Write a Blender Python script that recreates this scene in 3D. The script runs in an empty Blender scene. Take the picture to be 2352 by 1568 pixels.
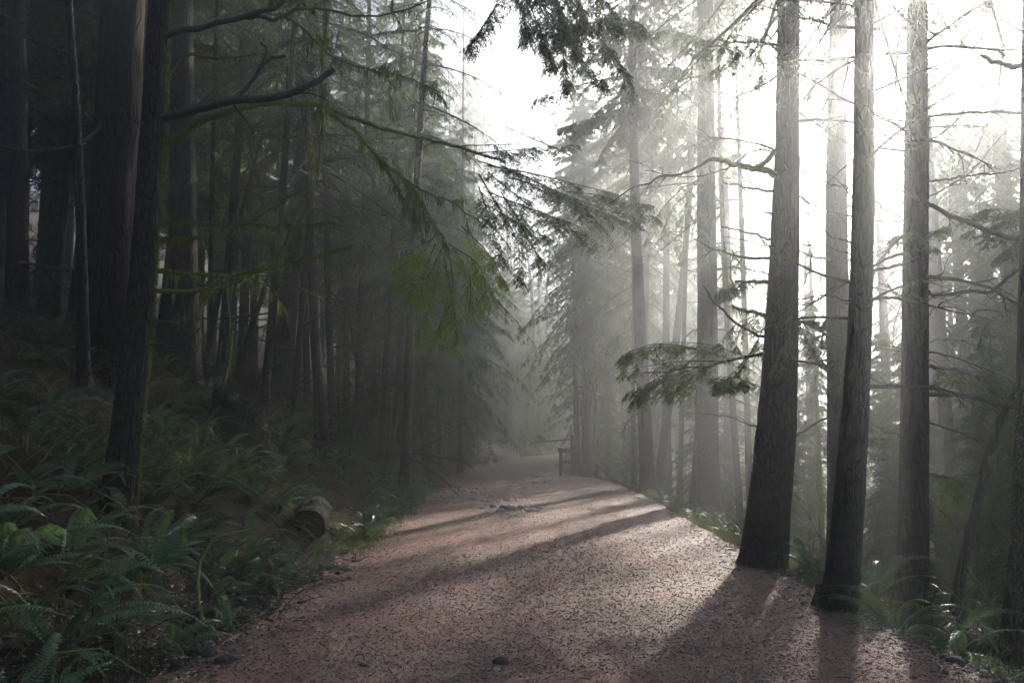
import bpy, math, random
import numpy as np
from mathutils import Vector, Matrix

scene = bpy.context.scene
COL = scene.collection
R = math.radians

# ------------------------------------------------------------------ camera, sky, sun, exposure
PITCH, FOC, EYE = R(6.9), 1829.0, 1.6
cam_d = bpy.data.cameras.new('camera'); cam = bpy.data.objects.new('camera', cam_d); COL.objects.link(cam)
cam.location = (0, 0, EYE); cam.rotation_euler = (math.pi / 2 + PITCH, 0, 0)
cam_d.sensor_width = 36.0; cam_d.lens = 28.0; cam_d.clip_start = 0.1; cam_d.clip_end = 1500.0
scene.camera = cam

SUN_EL, SUN_AZ = R(27.0), R(26.6)
world = bpy.data.worlds.new('World'); scene.world = world; world.use_nodes = True
wn = world.node_tree
sky = wn.nodes.new('ShaderNodeTexSky'); sky.sky_type = 'NISHITA'; sky.sun_disc = False
sky.sun_elevation = SUN_EL; sky.sun_rotation = SUN_AZ
sky.air_density = 0.6; sky.dust_density = 0.3; sky.ozone_density = 1.5
wn.links.new(sky.outputs[0], wn.nodes['Background'].inputs[0])
wn.nodes['Background'].inputs[1].default_value = 0.05

S = Vector((math.sin(SUN_AZ) * math.cos(SUN_EL), math.cos(SUN_AZ) * math.cos(SUN_EL), math.sin(SUN_EL)))
sun_d = bpy.data.lights.new('sun', 'SUN'); sun = bpy.data.objects.new('sun', sun_d); COL.objects.link(sun)
sun_d.energy = 5.0; sun_d.angle = R(1.5); sun_d.color = (1.0, 0.94, 0.86)
sun.rotation_euler = (-S).to_track_quat('-Z', 'Y').to_euler(); sun.location = (20, 40, 40)

scene.view_settings.view_transform = 'Standard'; scene.view_settings.look = 'None'
scene.view_settings.gamma = 1.0; scene.view_settings.exposure = 2.17
scene.view_settings.use_curve_mapping = False
scene.cycles.use_denoising = True
scene.cycles.max_bounces = 4; scene.cycles.diffuse_bounces = 2; scene.cycles.glossy_bounces = 1
scene.cycles.transmission_bounces = 1; scene.cycles.volume_bounces = 0
scene.cycles.sample_clamp_indirect = 4.0
scene.cycles.use_adaptive_sampling = True; scene.cycles.adaptive_threshold = 0.05; scene.cycles.adaptive_min_samples = 24
HAZE_DENSITY, HAZE_G, HAZE_TOP = 0.0150, 0.83, 34.0

# ------------------------------------------------------------------ helpers
def P(dx, dy, Y):
    """point seen at pixel (dx, dy) of the 2352 x 1568 picture, at Y metres ahead"""
    a, b = (dx - 1176) / FOC, (784 - dy) / FOC
    v = np.array([a, math.cos(PITCH) - b * math.sin(PITCH), math.sin(PITCH) + b * math.cos(PITCH)])
    return v * (Y / v[1]) + np.array([0, 0, EYE])

def unit(v):
    return v / np.maximum(np.linalg.norm(v, axis=-1, keepdims=True), 1e-9)

class MB:
    """collects faces and links them as one mesh"""
    def __init__(self):
        self.v, self.f, self.m, self.n = [], [], [], 0
    def add(self, V, F, mat=0):
        V = np.asarray(V, float).reshape(-1, 3); F = np.asarray(F, int)
        if len(F) == 0: return self
        self.v.append(V); self.f.append(F + self.n); self.m.append(np.full(len(F), mat)); self.n += len(V)
        return self
    def tris(self, T, mat=0):
        T = np.asarray(T, float).reshape(-1, 3)
        return self.add(T, np.arange(len(T)).reshape(-1, 3), mat)
    def mesh(self, name, mats, smooth=True):
        me = bpy.data.meshes.new(name)
        V = np.concatenate(self.v) if self.v else np.zeros((0, 3))
        tot = np.concatenate([np.full(len(f), f.shape[1]) for f in self.f])
        idx = np.concatenate([f.ravel() for f in self.f])
        me.vertices.add(len(V)); me.vertices.foreach_set('co', V.astype(np.float32).ravel())
        me.loops.add(len(idx)); me.loops.foreach_set('vertex_index', idx.astype(np.int32))
        me.polygons.add(len(tot))
        st = np.concatenate([[0], np.cumsum(tot)[:-1]])
        me.polygons.foreach_set('loop_start', st.astype(np.int32))
        me.polygons.foreach_set('loop_total', tot.astype(np.int32))
        me.polygons.foreach_set('material_index', np.concatenate(self.m).astype(np.int32))
        me.polygons.foreach_set('use_smooth', np.full(len(tot), smooth))
        for m in (mats if isinstance(mats, (list, tuple)) else [mats]): me.materials.append(m)
        me.update(calc_edges=True); me.validate()
        return me
    def build(self, name, mats, parent=None, smooth=True, loc=None):
        return link(name, self.mesh(name, mats, smooth), parent, loc)

def link(name, data, parent=None, loc=None):
    o = bpy.data.objects.new(name, data); COL.objects.link(o)
    if parent is not None: o.parent = parent
    if loc is not None: o.location = [float(c) for c in loc]
    if name in ('moss', 'foliage') and parent is not None: o['kind'] = 'stuff'
    return o

def tag(o, label=None, cat=None, group=None, kind=None):
    if label: o['label'] = label
    if cat: o['category'] = cat
    if group: o['group'] = group
    if kind: o['kind'] = kind
    return o

def empty(name, loc):
    return link(name, None, None, loc)

def tube(pts, rad, seg=8, cap=True, rough=0.0, rng=None, flute=None):
    pts = np.asarray(pts, float); rad = np.asarray(rad, float); n = len(pts)
    T = unit(np.gradient(pts, axis=0))
    ref = np.array([1.0, 0.13, 0.07]) if abs(T[:, 2].mean()) > 0.7 else np.array([0.05, 0.07, 1.0])
    U = unit(np.cross(T, ref)); W = np.cross(T, U)
    a = np.linspace(0, 2 * np.pi, seg, endpoint=False)
    rr = np.repeat(rad[:, None], seg, 1)
    if flute is not None: rr = rr * flute(np.arange(n)[:, None], a[None, :])
    if rough and rng is not None: rr = rr * (1 + rough * rng.normal(size=rr.shape))
    V = pts[:, None, :] + rr[..., None] * (np.cos(a)[None, :, None] * U[:, None, :] + np.sin(a)[None, :, None] * W[:, None, :])
    i, j = np.meshgrid(np.arange(n - 1), np.arange(seg), indexing='ij'); k = (j + 1) % seg
    F = np.stack([i * seg + j, i * seg + k, (i + 1) * seg + k, (i + 1) * seg + j], -1).reshape(-1, 4)
    return V.reshape(-1, 3), F

def smooth_line(pts, n):
    """Catmull-Rom through the points"""
    p = np.asarray(pts, float); p = np.vstack([2 * p[0] - p[1], p, 2 * p[-1] - p[-2]])
    m = len(p) - 3; t = np.linspace(0, m - 1e-6, n); i = t.astype(int); f = (t - i)[:, None]
    a, b, c, d = p[i], p[i + 1], p[i + 2], p[i + 3]
    return 0.5 * (2 * b + (c - a) * f + (2 * a - 5 * b + 4 * c - d) * f ** 2 + (3 * b - a - 3 * c + d) * f ** 3)

def wobble(pts, amp, rng):
    n = len(pts); k = rng.normal(size=(n, 3)) * amp
    k = (k + np.roll(k, 1, 0) + np.roll(k, -1, 0)) / 2
    k[0] = 0
    return pts + k

# a small smooth value noise for terrain
_ng = np.random.default_rng(3).random((64, 64))
def vnoise(x, y):
    x = np.asarray(x, float); y = np.asarray(y, float)
    i, j = np.floor(x).astype(int), np.floor(y).astype(int); fx, fy = x - i, y - j
    fx, fy = fx * fx * (3 - 2 * fx), fy * fy * (3 - 2 * fy)
    g = lambda a, b: _ng[a % 64, b % 64]
    return (g(i, j) * (1 - fx) + g(i + 1, j) * fx) * (1 - fy) + (g(i, j + 1) * (1 - fx) + g(i + 1, j + 1) * fx) * fy - 0.5

# ------------------------------------------------------------------ materials
def mat(name):
    m = bpy.data.materials.new(name); m.use_nodes = True
    nt = m.node_tree; nt.nodes.clear()
    out = nt.nodes.new('ShaderNodeOutputMaterial')
    return m, nt, out

def noise_node(nt, scale, detail=4, rough=0.6, coord='Object', stretch=None):
    tc = nt.nodes.new('ShaderNodeTexCoord'); n = nt.nodes.new('ShaderNodeTexNoise')
    n.inputs['Scale'].default_value = scale; n.inputs['Detail'].default_value = detail; n.inputs['Roughness'].default_value = rough
    if stretch:
        mp = nt.nodes.new('ShaderNodeMapping'); mp.inputs['Scale'].default_value = stretch
        nt.links.new(tc.outputs[coord], mp.inputs[0]); nt.links.new(mp.outputs[0], n.inputs[0])
    else: nt.links.new(tc.outputs[coord], n.inputs[0])
    return n

def ramp(nt, fac, stops):
    r = nt.nodes.new('ShaderNodeValToRGB'); e = r.color_ramp.elements
    while len(e) < len(stops): e.new(0.5)
    for k, (p, c) in enumerate(stops): e[k].position = p; e[k].color = (*c, 1)
    nt.links.new(fac, r.inputs[0]); return r

def leaf_mat(name, dark, light, trans=0.4, rough=0.5, scale=3.0, tint=(1.25, 1.2, 0.6)):
    m, nt, out = mat(name)
    geo = nt.nodes.new('ShaderNodeNewGeometry'); n = nt.nodes.new('ShaderNodeTexNoise'); n.inputs['Scale'].default_value = scale
    n.inputs['Detail'].default_value = 3
    nt.links.new(geo.outputs['Position'], n.inputs[0])
    info = nt.nodes.new('ShaderNodeObjectInfo')
    add = nt.nodes.new('ShaderNodeMath'); add.operation = 'MULTIPLY_ADD'; add.inputs[1].default_value = 0.25
    nt.links.new(info.outputs['Random'], add.inputs[0]); nt.links.new(n.outputs[0], add.inputs[2])
    r = ramp(nt, add.outputs[0], [(0.38, dark), (0.82, light)])
    b = nt.nodes.new('ShaderNodeBsdfPrincipled'); b.inputs['Roughness'].default_value = rough
    b.inputs['Specular IOR Level'].default_value = 0.35
    nt.links.new(r.outputs[0], b.inputs['Base Color'])
    t = nt.nodes.new('ShaderNodeBsdfTranslucent')
    mx = nt.nodes.new('ShaderNodeMix'); mx.data_type = 'RGBA'; mx.blend_type = 'MULTIPLY'; mx.inputs[0].default_value = 1
    nt.links.new(r.outputs[0], mx.inputs[6]); mx.inputs[7].default_value = (*tint, 1)
    nt.links.new(mx.outputs[2], t.inputs[0])
    ms = nt.nodes.new('ShaderNodeMixShader'); ms.inputs[0].default_value = trans
    nt.links.new(b.outputs[0], ms.inputs[1]); nt.links.new(t.outputs[0], ms.inputs[2])
    nt.links.new(ms.outputs[0], out.inputs[0])
    return m

def bark_mat(name, dark, light, moss=None, moss_at=0.62, bump=0.6, stretch=(9, 9, 1.6), rough=0.85, plates=0):
    m, nt, out = mat(name)
    n = noise_node(nt, 2.4, 8, 0.68, 'Object', stretch)
    n2 = noise_node(nt, 1.1, 4, 0.6, 'Object')
    r = ramp(nt, n.outputs[0], [(0.36, dark), (0.68, light)])
    b = nt.nodes.new('ShaderNodeBsdfPrincipled'); b.inputs['Roughness'].default_value = rough
    b.inputs['Specular IOR Level'].default_value = 0.25
    src = r.outputs[0]
    if moss:
        mk = ramp(nt, n2.outputs[0], [(moss_at - 0.08, (0, 0, 0)), (moss_at + 0.06, (1, 1, 1))])
        mx = nt.nodes.new('ShaderNodeMix'); mx.data_type = 'RGBA'
        nt.links.new(mk.outputs[0], mx.inputs[0]); nt.links.new(src, mx.inputs[6]); mx.inputs[7].default_value = (*moss, 1)
        src = mx.outputs[2]
    nt.links.new(src, b.inputs['Base Color'])
    bp = nt.nodes.new('ShaderNodeBump'); bp.inputs['Strength'].default_value = bump; bp.inputs['Distance'].default_value = 0.03
    hgt = n.outputs[0]
    if plates:
        tc = nt.nodes.new('ShaderNodeTexCoord'); mp = nt.nodes.new('ShaderNodeMapping'); mp.inputs['Scale'].default_value = (1, 1, 0.26)
        nw = nt.nodes.new('ShaderNodeVectorMath'); nw.operation = 'MULTIPLY_ADD'; nw.inputs[1].default_value = (0.12, 0.12, 0.12)
        nt.links.new(n2.outputs['Color'], nw.inputs[0]); nt.links.new(tc.outputs['Object'], nw.inputs[2]); nt.links.new(nw.outputs[0], mp.inputs[0])
        vo = nt.nodes.new('ShaderNodeTexVoronoi'); vo.feature = 'DISTANCE_TO_EDGE'; vo.inputs['Scale'].default_value = plates; nt.links.new(mp.outputs[0], vo.inputs['Vector'])
        vr = ramp(nt, vo.outputs['Distance'], [(0.0, (0, 0, 0)), (0.16, (1, 1, 1))])
        mu = nt.nodes.new('ShaderNodeMix'); mu.data_type = 'RGBA'; mu.blend_type = 'MULTIPLY'; mu.inputs[0].default_value = 0.8
        nt.links.new(src, mu.inputs[6]); nt.links.new(vr.outputs[0], mu.inputs[7])
        cr = nt.nodes.new('ShaderNodeMix'); cr.data_type = 'RGBA'; cr.inputs[0].default_value = 0.55
        nt.links.new(src, cr.inputs[6]); nt.links.new(mu.outputs[2], cr.inputs[7]); nt.links.new(cr.outputs[2], b.inputs['Base Color'])
        ad = nt.nodes.new('ShaderNodeMath'); ad.operation = 'MULTIPLY_ADD'; ad.inputs[1].default_value = 0.9
        nt.links.new(vr.outputs[0], ad.inputs[0]); nt.links.new(n.outputs[0], ad.inputs[2]); hgt = ad.outputs[0]
    nt.links.new(hgt, bp.inputs['Height']); nt.links.new(bp.outputs[0], b.inputs['Normal'])
    nt.links.new(b.outputs[0], out.inputs[0])
    return m

def soil_mat(name, stops, s1, s2, bump, rough=0.95, red=None, spec=0.2):
    m, nt, out = mat(name)
    n1 = noise_node(nt, s1, 5, 0.65); n2 = noise_node(nt, s2, 6, 0.75)
    mixf = nt.nodes.new('ShaderNodeMath'); mixf.operation = 'MULTIPLY_ADD'; mixf.inputs[1].default_value = 0.45
    nt.links.new(n1.outputs[0], mixf.inputs[0])
    sc2 = nt.nodes.new('ShaderNodeMath'); sc2.operation = 'MULTIPLY'; sc2.inputs[1].default_value = 0.55
    nt.links.new(n2.outputs[0], sc2.inputs[0]); nt.links.new(sc2.outputs[0], mixf.inputs[2])
    r = ramp(nt, mixf.outputs[0], stops)
    src = r.outputs[0]
    if red:
        n3 = noise_node(nt, 0.55, 3, 0.6)
        mk = ramp(nt, n3.outputs[0], [(0.44, (0, 0, 0)), (0.68, (0.7, 0.7, 0.7))])
        mx = nt.nodes.new('ShaderNodeMix'); mx.data_type = 'RGBA'; mx.blend_type = 'MULTIPLY'
        nt.links.new(mk.outputs[0], mx.inputs[0]); nt.links.new(src, mx.inputs[6]); mx.inputs[7].default_value = (*red, 1)
        src = mx.outputs[2]
        n4 = noise_node(nt, 0.9, 5, 0.65, 'Object', (1.6, 0.35, 1))  # damp, trodden streaks along the path
        mk = ramp(nt, n4.outputs[0], [(0.46, (0, 0, 0)), (0.66, (0.85, 0.85, 0.85))])
        m2 = nt.nodes.new('ShaderNodeMix'); m2.data_type = 'RGBA'; m2.blend_type = 'MULTIPLY'
        nt.links.new(mk.outputs[0], m2.inputs[0]); nt.links.new(src, m2.inputs[6]); m2.inputs[7].default_value = (0.52, 0.48, 0.46, 1)
        src = m2.outputs[2]
    b = nt.nodes.new('ShaderNodeBsdfPrincipled'); b.inputs['Roughness'].default_value = rough
    b.inputs['Specular IOR Level'].default_value = spec
    nt.links.new(src, b.inputs['Base Color'])
    bp = nt.nodes.new('ShaderNodeBump'); bp.inputs['Strength'].default_value = bump; bp.inputs['Distance'].default_value = 0.02
    nt.links.new(n2.outputs[0], bp.inputs['Height']); nt.links.new(bp.outputs[0], b.inputs['Normal'])
    nt.links.new(b.outputs[0], out.inputs[0])
    return m

M = {}
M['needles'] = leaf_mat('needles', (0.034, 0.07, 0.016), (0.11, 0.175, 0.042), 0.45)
M['needles_painted_lit'] = leaf_mat('needles_painted_lit', (0.19, 0.27, 0.05), (0.36, 0.46, 0.11), 0.6)  # raised pale colour stands in for sunlight on the shaded clump
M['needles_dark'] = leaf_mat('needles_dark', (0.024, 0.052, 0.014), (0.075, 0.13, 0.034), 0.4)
M['fern'] = leaf_mat('fern', (0.04, 0.09, 0.038), (0.17, 0.255, 0.14), 0.25, 0.4, 2.2, (1.1, 1.2, 0.6))
M['fern_brown'] = leaf_mat('fern_brown', (0.09, 0.045, 0.02), (0.17, 0.085, 0.035), 0.3, 0.6, 3, (1.2, 1.0, 0.7))
M['moss'] = leaf_mat('moss', (0.085, 0.1, 0.032), (0.21, 0.23, 0.08), 0.5, 0.8, 6, (1.2, 1.15, 0.6))
M['lichen'] = leaf_mat('lichen', (0.16, 0.18, 0.08), (0.3, 0.32, 0.16), 0.55, 0.8, 6, (1.1, 1.1, 0.8))
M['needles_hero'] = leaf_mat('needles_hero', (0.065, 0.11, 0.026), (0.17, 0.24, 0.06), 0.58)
M['grass'] = leaf_mat('grass', (0.06, 0.10, 0.025), (0.14, 0.19, 0.055), 0.4, 0.5, 4)
M['bark'] = bark_mat('bark', (0.017, 0.0145, 0.011), (0.07, 0.057, 0.044), (0.06, 0.07, 0.025), 0.68, 1.0, (9, 9, 3.5), 0.85, 19)
M['bark_red'] = bark_mat('bark_red', (0.009, 0.006, 0.004), (0.052, 0.028, 0.018), None, 0.6, 1.0, (13, 13, 0.7), 0.85, 9)
M['bark_moss'] = bark_mat('bark_moss', (0.016, 0.0145, 0.010), (0.06, 0.05, 0.036), (0.06, 0.07, 0.02), 0.62, 1.0, (9, 9, 3.5), 0.85, 19)
M['log_bark'] = bark_mat('log_bark', (0.014, 0.009, 0.006), (0.07, 0.042, 0.028), (0.04, 0.05, 0.016), 0.6, 1.0, (9, 3, 9), 0.85, 16)
M['dead_wood'] = bark_mat('dead_wood', (0.035, 0.03, 0.026), (0.11, 0.095, 0.08), None, 0.6, 0.3, (14, 14, 14))
M['mossy_wood'] = bark_mat('mossy_wood', (0.03, 0.026, 0.02), (0.09, 0.075, 0.055), (0.13, 0.15, 0.035), 0.42, 0.3, (12, 12, 12))
M['twig'] = bark_mat('twig', (0.06, 0.04, 0.028), (0.17, 0.12, 0.085), None, 0.6, 0.1, (6, 6, 6))
M['twig_grey'] = bark_mat('twig_grey', (0.06, 0.05, 0.042), (0.15, 0.13, 0.11), None, 0.6, 0.1, (6, 6, 6))
M['soil'] = soil_mat('soil', [(0.3, (0.012, 0.009, 0.006)), (0.5, (0.035, 0.022, 0.014)), (0.62, (0.04, 0.04, 0.015)), (0.75, (0.075, 0.048, 0.03))], 1.3, 26, 1.0)
M['path'] = soil_mat('path', [(0.30, (0.14, 0.076, 0.053)), (0.47, (0.28, 0.165, 0.12)), (0.6, (0.37, 0.235, 0.178)), (0.74, (0.47, 0.34, 0.275))], 1.6, 85, 0.7, 0.66, (1.1, 0.66, 0.54), 0.4)
M['chip_a'] = soil_mat('chip_brown', [(0.3, (0.12, 0.066, 0.046)), (0.7, (0.32, 0.195, 0.145))], 9, 60, 0.2, 0.75, None, 0.3)
M['chip_b'] = soil_mat('chip_pale', [(0.3, (0.19, 0.14, 0.115)), (0.7, (0.36, 0.29, 0.25))], 9, 60, 0.2, 0.75, None, 0.3)
M['chip_c'] = soil_mat('chip_dark', [(0.3, (0.035, 0.024, 0.018)), (0.7, (0.10, 0.066, 0.05))], 9, 60, 0.2, 0.75, None, 0.3)
M['stone'] = soil_mat('stone', [(0.3, (0.3, 0.265, 0.245)), (0.7, (0.58, 0.53, 0.5))], 4, 30, 0.5, 0.8)
M['stone_dark'] = soil_mat('stone_dark', [(0.3, (0.04, 0.036, 0.03)), (0.7, (0.11, 0.1, 0.085))], 4, 30, 0.5, 0.8)
M['cut_wood'] = soil_mat('cut_wood', [(0.3, (0.03, 0.02, 0.013)), (0.7, (0.13, 0.08, 0.045))], 3, 40, 0.6)
M['fence_wood'] = bark_mat('fence_wood', (0.02, 0.017, 0.014), (0.06, 0.05, 0.042), None, 0.6, 0.3, (2, 14, 14))

# ------------------------------------------------------------------ terrain
_yl = ([-20, 0, 5.5, 10, 15, 21, 35, 50, 70, 100, 140], [-2.3, -2.3, -2.3, -2.2, -2.3, -2.45, -2.6, -1.9, 1.6, 9.5, 26])
_yr = ([-20, 0, 5.5, 10, 15, 21, 28, 32, 35, 50, 70, 100, 140], [3.2, 3.2, 3.15, 3.2, 3.45, 3.7, 3.75, 3.3, 2.4, 2.5, 5.4, 13.5, 31])
def xl(y): return np.interp(y, *_yl)
def xr(y): return np.interp(y, *_yr)
def height(x, y):
    x = np.asarray(x, float); y = np.asarray(y, float)
    dl, dr = xl(y) - x, x - xr(y)
    hl = np.interp(dl, [0, 0.25, 1.2, 2.2, 4.2, 6.7, 12, 40, 120], [0, 0.03, 0.72, 1.45, 2.85, 3.6, 5.2, 22, 27])
    hr = np.interp(dr, [0, 0.5, 1.2, 3, 8, 20, 60, 130], [0, -0.08, -0.36, -1.15, -3.0, -6.0, -8.5, -10])
    amp = np.clip(np.maximum(dl, dr) / 1.5, 0, 1)
    far = np.clip((y - 92) / 45, 0, 1); far = 11 * far * far * (3 - 2 * far)
    bump = 0.55 * vnoise(x * 0.6 + 7, y * 0.6) + 0.28 * vnoise(x * 1.7, y * 1.7 + 3) + 0.12 * vnoise(x * 4.1, y * 4.1)
    inside = np.where((dl < 0) & (dr < 0), 0.05 * np.clip(np.minimum(-dl, -dr), 0, 1.5) + 0.03 * vnoise(x * 0.9, y * 0.9), 0)
    return np.where(dl > 0, hl, np.where(dr > 0, hr, inside)) + amp * bump + far

def grid_sheet(xs_of, ys, off=0.0):
    X = np.array([xs_of(y) for y in ys]); Y = np.repeat(np.array(ys)[:, None], X.shape[1], 1)
    Z = height(X, Y) + off
    n, m = X.shape
    i, j = np.meshgrid(np.arange(n - 1), np.arange(m - 1), indexing='ij')
    F = np.stack([i * m + j, i * m + j + 1, (i + 1) * m + j + 1, (i + 1) * m + j], -1).reshape(-1, 4)
    return np.stack([X, Y, Z], -1).reshape(-1, 3), F

ys = np.concatenate([np.linspace(-18, 0, 19), np.arange(0.3, 30, 0.22), np.linspace(30, 60, 60), np.linspace(61, 140, 50)])
def floor_x(y):
    a, b = xl(y), xr(y)
    return np.concatenate([a - np.linspace(78, 16, 28), a - np.linspace(15, 0.3, 70), a - [0.12], np.linspace(a, b, 8), b + [0.12], b + np.linspace(0.3, 15, 60), b + np.linspace(16, 82, 28)])
V, F = grid_sheet(floor_x, ys)
inside = (V[:, 0] > xl(V[:, 1]) + 0.05) & (V[:, 0] < xr(V[:, 1]) - 0.05)
V[inside, 2] -= 0.05
tag(MB().add(V, F).build('forest_floor', M['soil']), 'dark forest floor rising as a bank and dropping away opposite', None, None, 'structure')
yp = np.concatenate([np.linspace(-18, 2, 15), np.arange(2.2, 40, 0.12), np.linspace(40.5, 140, 120)])
def path_x(y):
    e1 = 0.22 * vnoise(y * 1.3, 5.5) + 0.1 * vnoise(y * 4, 1.5); e2 = 0.22 * vnoise(y * 1.3, 9.5) + 0.1 * vnoise(y * 4, 11.5)
    return np.linspace(xl(y) - 0.02 + e1, xr(y) + 0.02 + e2, 48)
V, F = grid_sheet(path_x, yp, 0.008)
V[:, 2] += 0.012 * vnoise(V[:, 0] * 9, V[:, 1] * 9) + 0.006 * vnoise(V[:, 0] * 21, V[:, 1] * 21)
tag(MB().add(V, F).build('path', M['path']), 'wide reddish gravel path running straight into the misty forest', None, None, 'structure')

def gz(x, y): return float(height(x, y))

# ------------------------------------------------------------------ foliage generators
def curve_at(C, t):
    """C (n,m,3), t (n,k) in 0..1 -> position, tangent (n,k,3)"""
    n, m, _ = C.shape; u = np.clip(t, 0, 1) * (m - 1 - 1e-6); i = u.astype(int); f = (u - i)[..., None]
    r = np.arange(n)[:, None]
    a, b = C[r, i], C[r, i + 1]
    return a + (b - a) * f, unit(b - a)

def shoots(C, L, rng, k, ang, length, droop, t0=0.12, m=3, keep=1.0, flat=0.35, sag=0.25):
    """side shoots both ways along curves; returns curves (n,m,3), lengths"""
    n = len(C)
    t = np.linspace(t0, 0.99, k)[None, :] + rng.normal(size=(n, k)) * (0.4 / k); t = np.clip(t, t0 * 0.5, 1)
    p, T = curve_at(C, t)
    side = unit(np.cross(T, np.array([0, 0, 1.0])) + 1e-4)
    out, ln = [], []
    for s in (-1, 1):
        a = R(1) * (ang + rng.normal(size=(n, k)) * 12)
        d = T * np.cos(a)[..., None] + s * side * np.sin(a)[..., None]
        d = d + rng.normal(size=d.shape) * flat * 0.35
        d[..., 2] -= droop * (0.6 + 0.8 * rng.random((n, k)))
        d = unit(d)
        l = length(t, L[:, None]) * (0.55 + 0.7 * rng.random((n, k)))
        q = np.linspace(0, 1, m)
        cur = p[:, :, None, :] + d[:, :, None, :] * (l[..., None] * q)[..., None]
        cur[..., 2] -= sag * (l[..., None] * q ** 2)
        ok = rng.random((n, k)) < keep
        out.append(cur[ok]); ln.append(l[ok])
    return np.concatenate(out), np.concatenate(ln)

def blades(C, width, rng):
    """one thin triangle per curve, from its base to its tip"""
    a, b = C[:, 0], C[:, -1]; d = unit(b - a)
    s = unit(np.cross(d, rng.normal(size=a.shape))) * np.reshape(width, (-1, 1)) * 0.5
    mid = a + (b - a) * 0.25
    return np.stack([mid - s, mid + s, b], 1), np.stack([mid + s, mid - s, a], 1)

def stems(C, width, rng):
    a, b = C[:, 0], C[:, -1]; d = unit(b - a)
    s = unit(np.cross(d, rng.normal(size=a.shape))) * np.reshape(width, (-1, 1)) * 0.5
    return np.stack([a - s, a + s, b], 1)

def hanging(C, n_per_m, L, rng, lo, hi, w, up=0.0):
    """strands hanging from curves"""
    tot = max(1, int(n_per_m * L.sum())); i = rng.choice(len(C), tot, p=L / L.sum())
    # strands gather in tufts
    t = np.clip(rng.random(tot) * 0.95 + 0.02, 0, 1)
    t = np.where(rng.random(tot) < 0.6, np.round(t * 9) / 9 + rng.normal(size=tot) * 0.02, t)
    p, T = curve_at(C[i], t[:, None]); p = p[:, 0]
    ln = lo + (hi - lo) * rng.random(tot) ** 2.2
    d = np.stack([rng.normal(size=tot) * 0.12, rng.normal(size=tot) * 0.12, np.where(rng.random(tot) < up, 0.4, -1.0)], -1)
    ln = np.where(d[:, 2] > 0, lo * 0.8, ln)
    s = unit(np.stack([rng.normal(size=tot), rng.normal(size=tot), np.zeros(tot)], -1)) * w * 0.5
    return np.stack([p - s, p + s, p + d * ln[:, None]], 1)

def branch_curves(nb, Hc, Rc, rng, lo_el, hi_el, sag, m=6, power=0.8, zpow=1.0, el_sd=9):
    u = np.sort(rng.random(nb)) ** zpow
    z = u * Hc
    L = Rc * (np.clip(1 - u, 0, 1) ** power * 0.93 + 0.07) * (0.45 + 0.7 * rng.random(nb))
    az = np.arange(nb) * 2.39996 + rng.normal(size=nb) * 0.5
    el = R(1) * (lo_el + (hi_el - lo_el) * u + rng.normal(size=nb) * el_sd)
    q = np.linspace(0, 1, m)
    hx = np.cos(el)[:, None] * q; hz = np.sin(el)[:, None] * q - sag * q ** 2
    az2 = az[:, None] + rng.normal(size=nb)[:, None] * 0.35 * q
    C = np.stack([np.cos(az2) * hx * L[:, None], np.sin(az2) * hx * L[:, None], z[:, None] + hz * L[:, None]], -1)
    return C, L

def tubes3(mb, C, r0, r1, mat):
    for c, a, b in zip(C, r0, r1):
        mb.add(*tube(c, np.linspace(a, b, len(c)), 4), mat)

def make_crown(seed, Hc, Rc, nb, nt, nk, let=0.13, w=0.034, lo=-18, hi=28, sag=0.28, droop=0.3, keep=0.9, power=0.8, lich=0, stem=0.008, twig_f=0.34, mats=None, zpow=1.0, el_sd=9):
    rng = np.random.default_rng(seed); mb = MB()
    C, L = branch_curves(nb, Hc, Rc, rng, lo, hi, sag, power=power, zpow=zpow, el_sd=el_sd)
    tubes3(mb, C, 0.009 + 0.009 * L, np.full(nb, 0.003), 0)
    prof = lambda t, L: twig_f * L * np.where(t < 0.35, 0.45 + 1.55 * t, 1.0) * (1.02 - 0.8 * t) + 0.05
    T, TL = shoots(C, L, rng, nt, 56, prof, droop, keep=keep)
    mb.tris(stems(T, stem, rng), 0)
    K, KL = shoots(T, TL, rng, nk, 48, lambda t, L: let * (1.15 - 0.5 * t) + 0 * L, 0.22, t0=0.08, m=2, keep=keep)
    a, b = blades(K, w, rng); mb.tris(a, 1); mb.tris(b, 1)
    if lich: mb.tris(hanging(C, lich, L, rng, 0.06, 0.34, 0.014), 2)
    return mb.mesh('crown', mats or [M['twig_grey'], M['needles'], M['lichen']], False)

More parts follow.
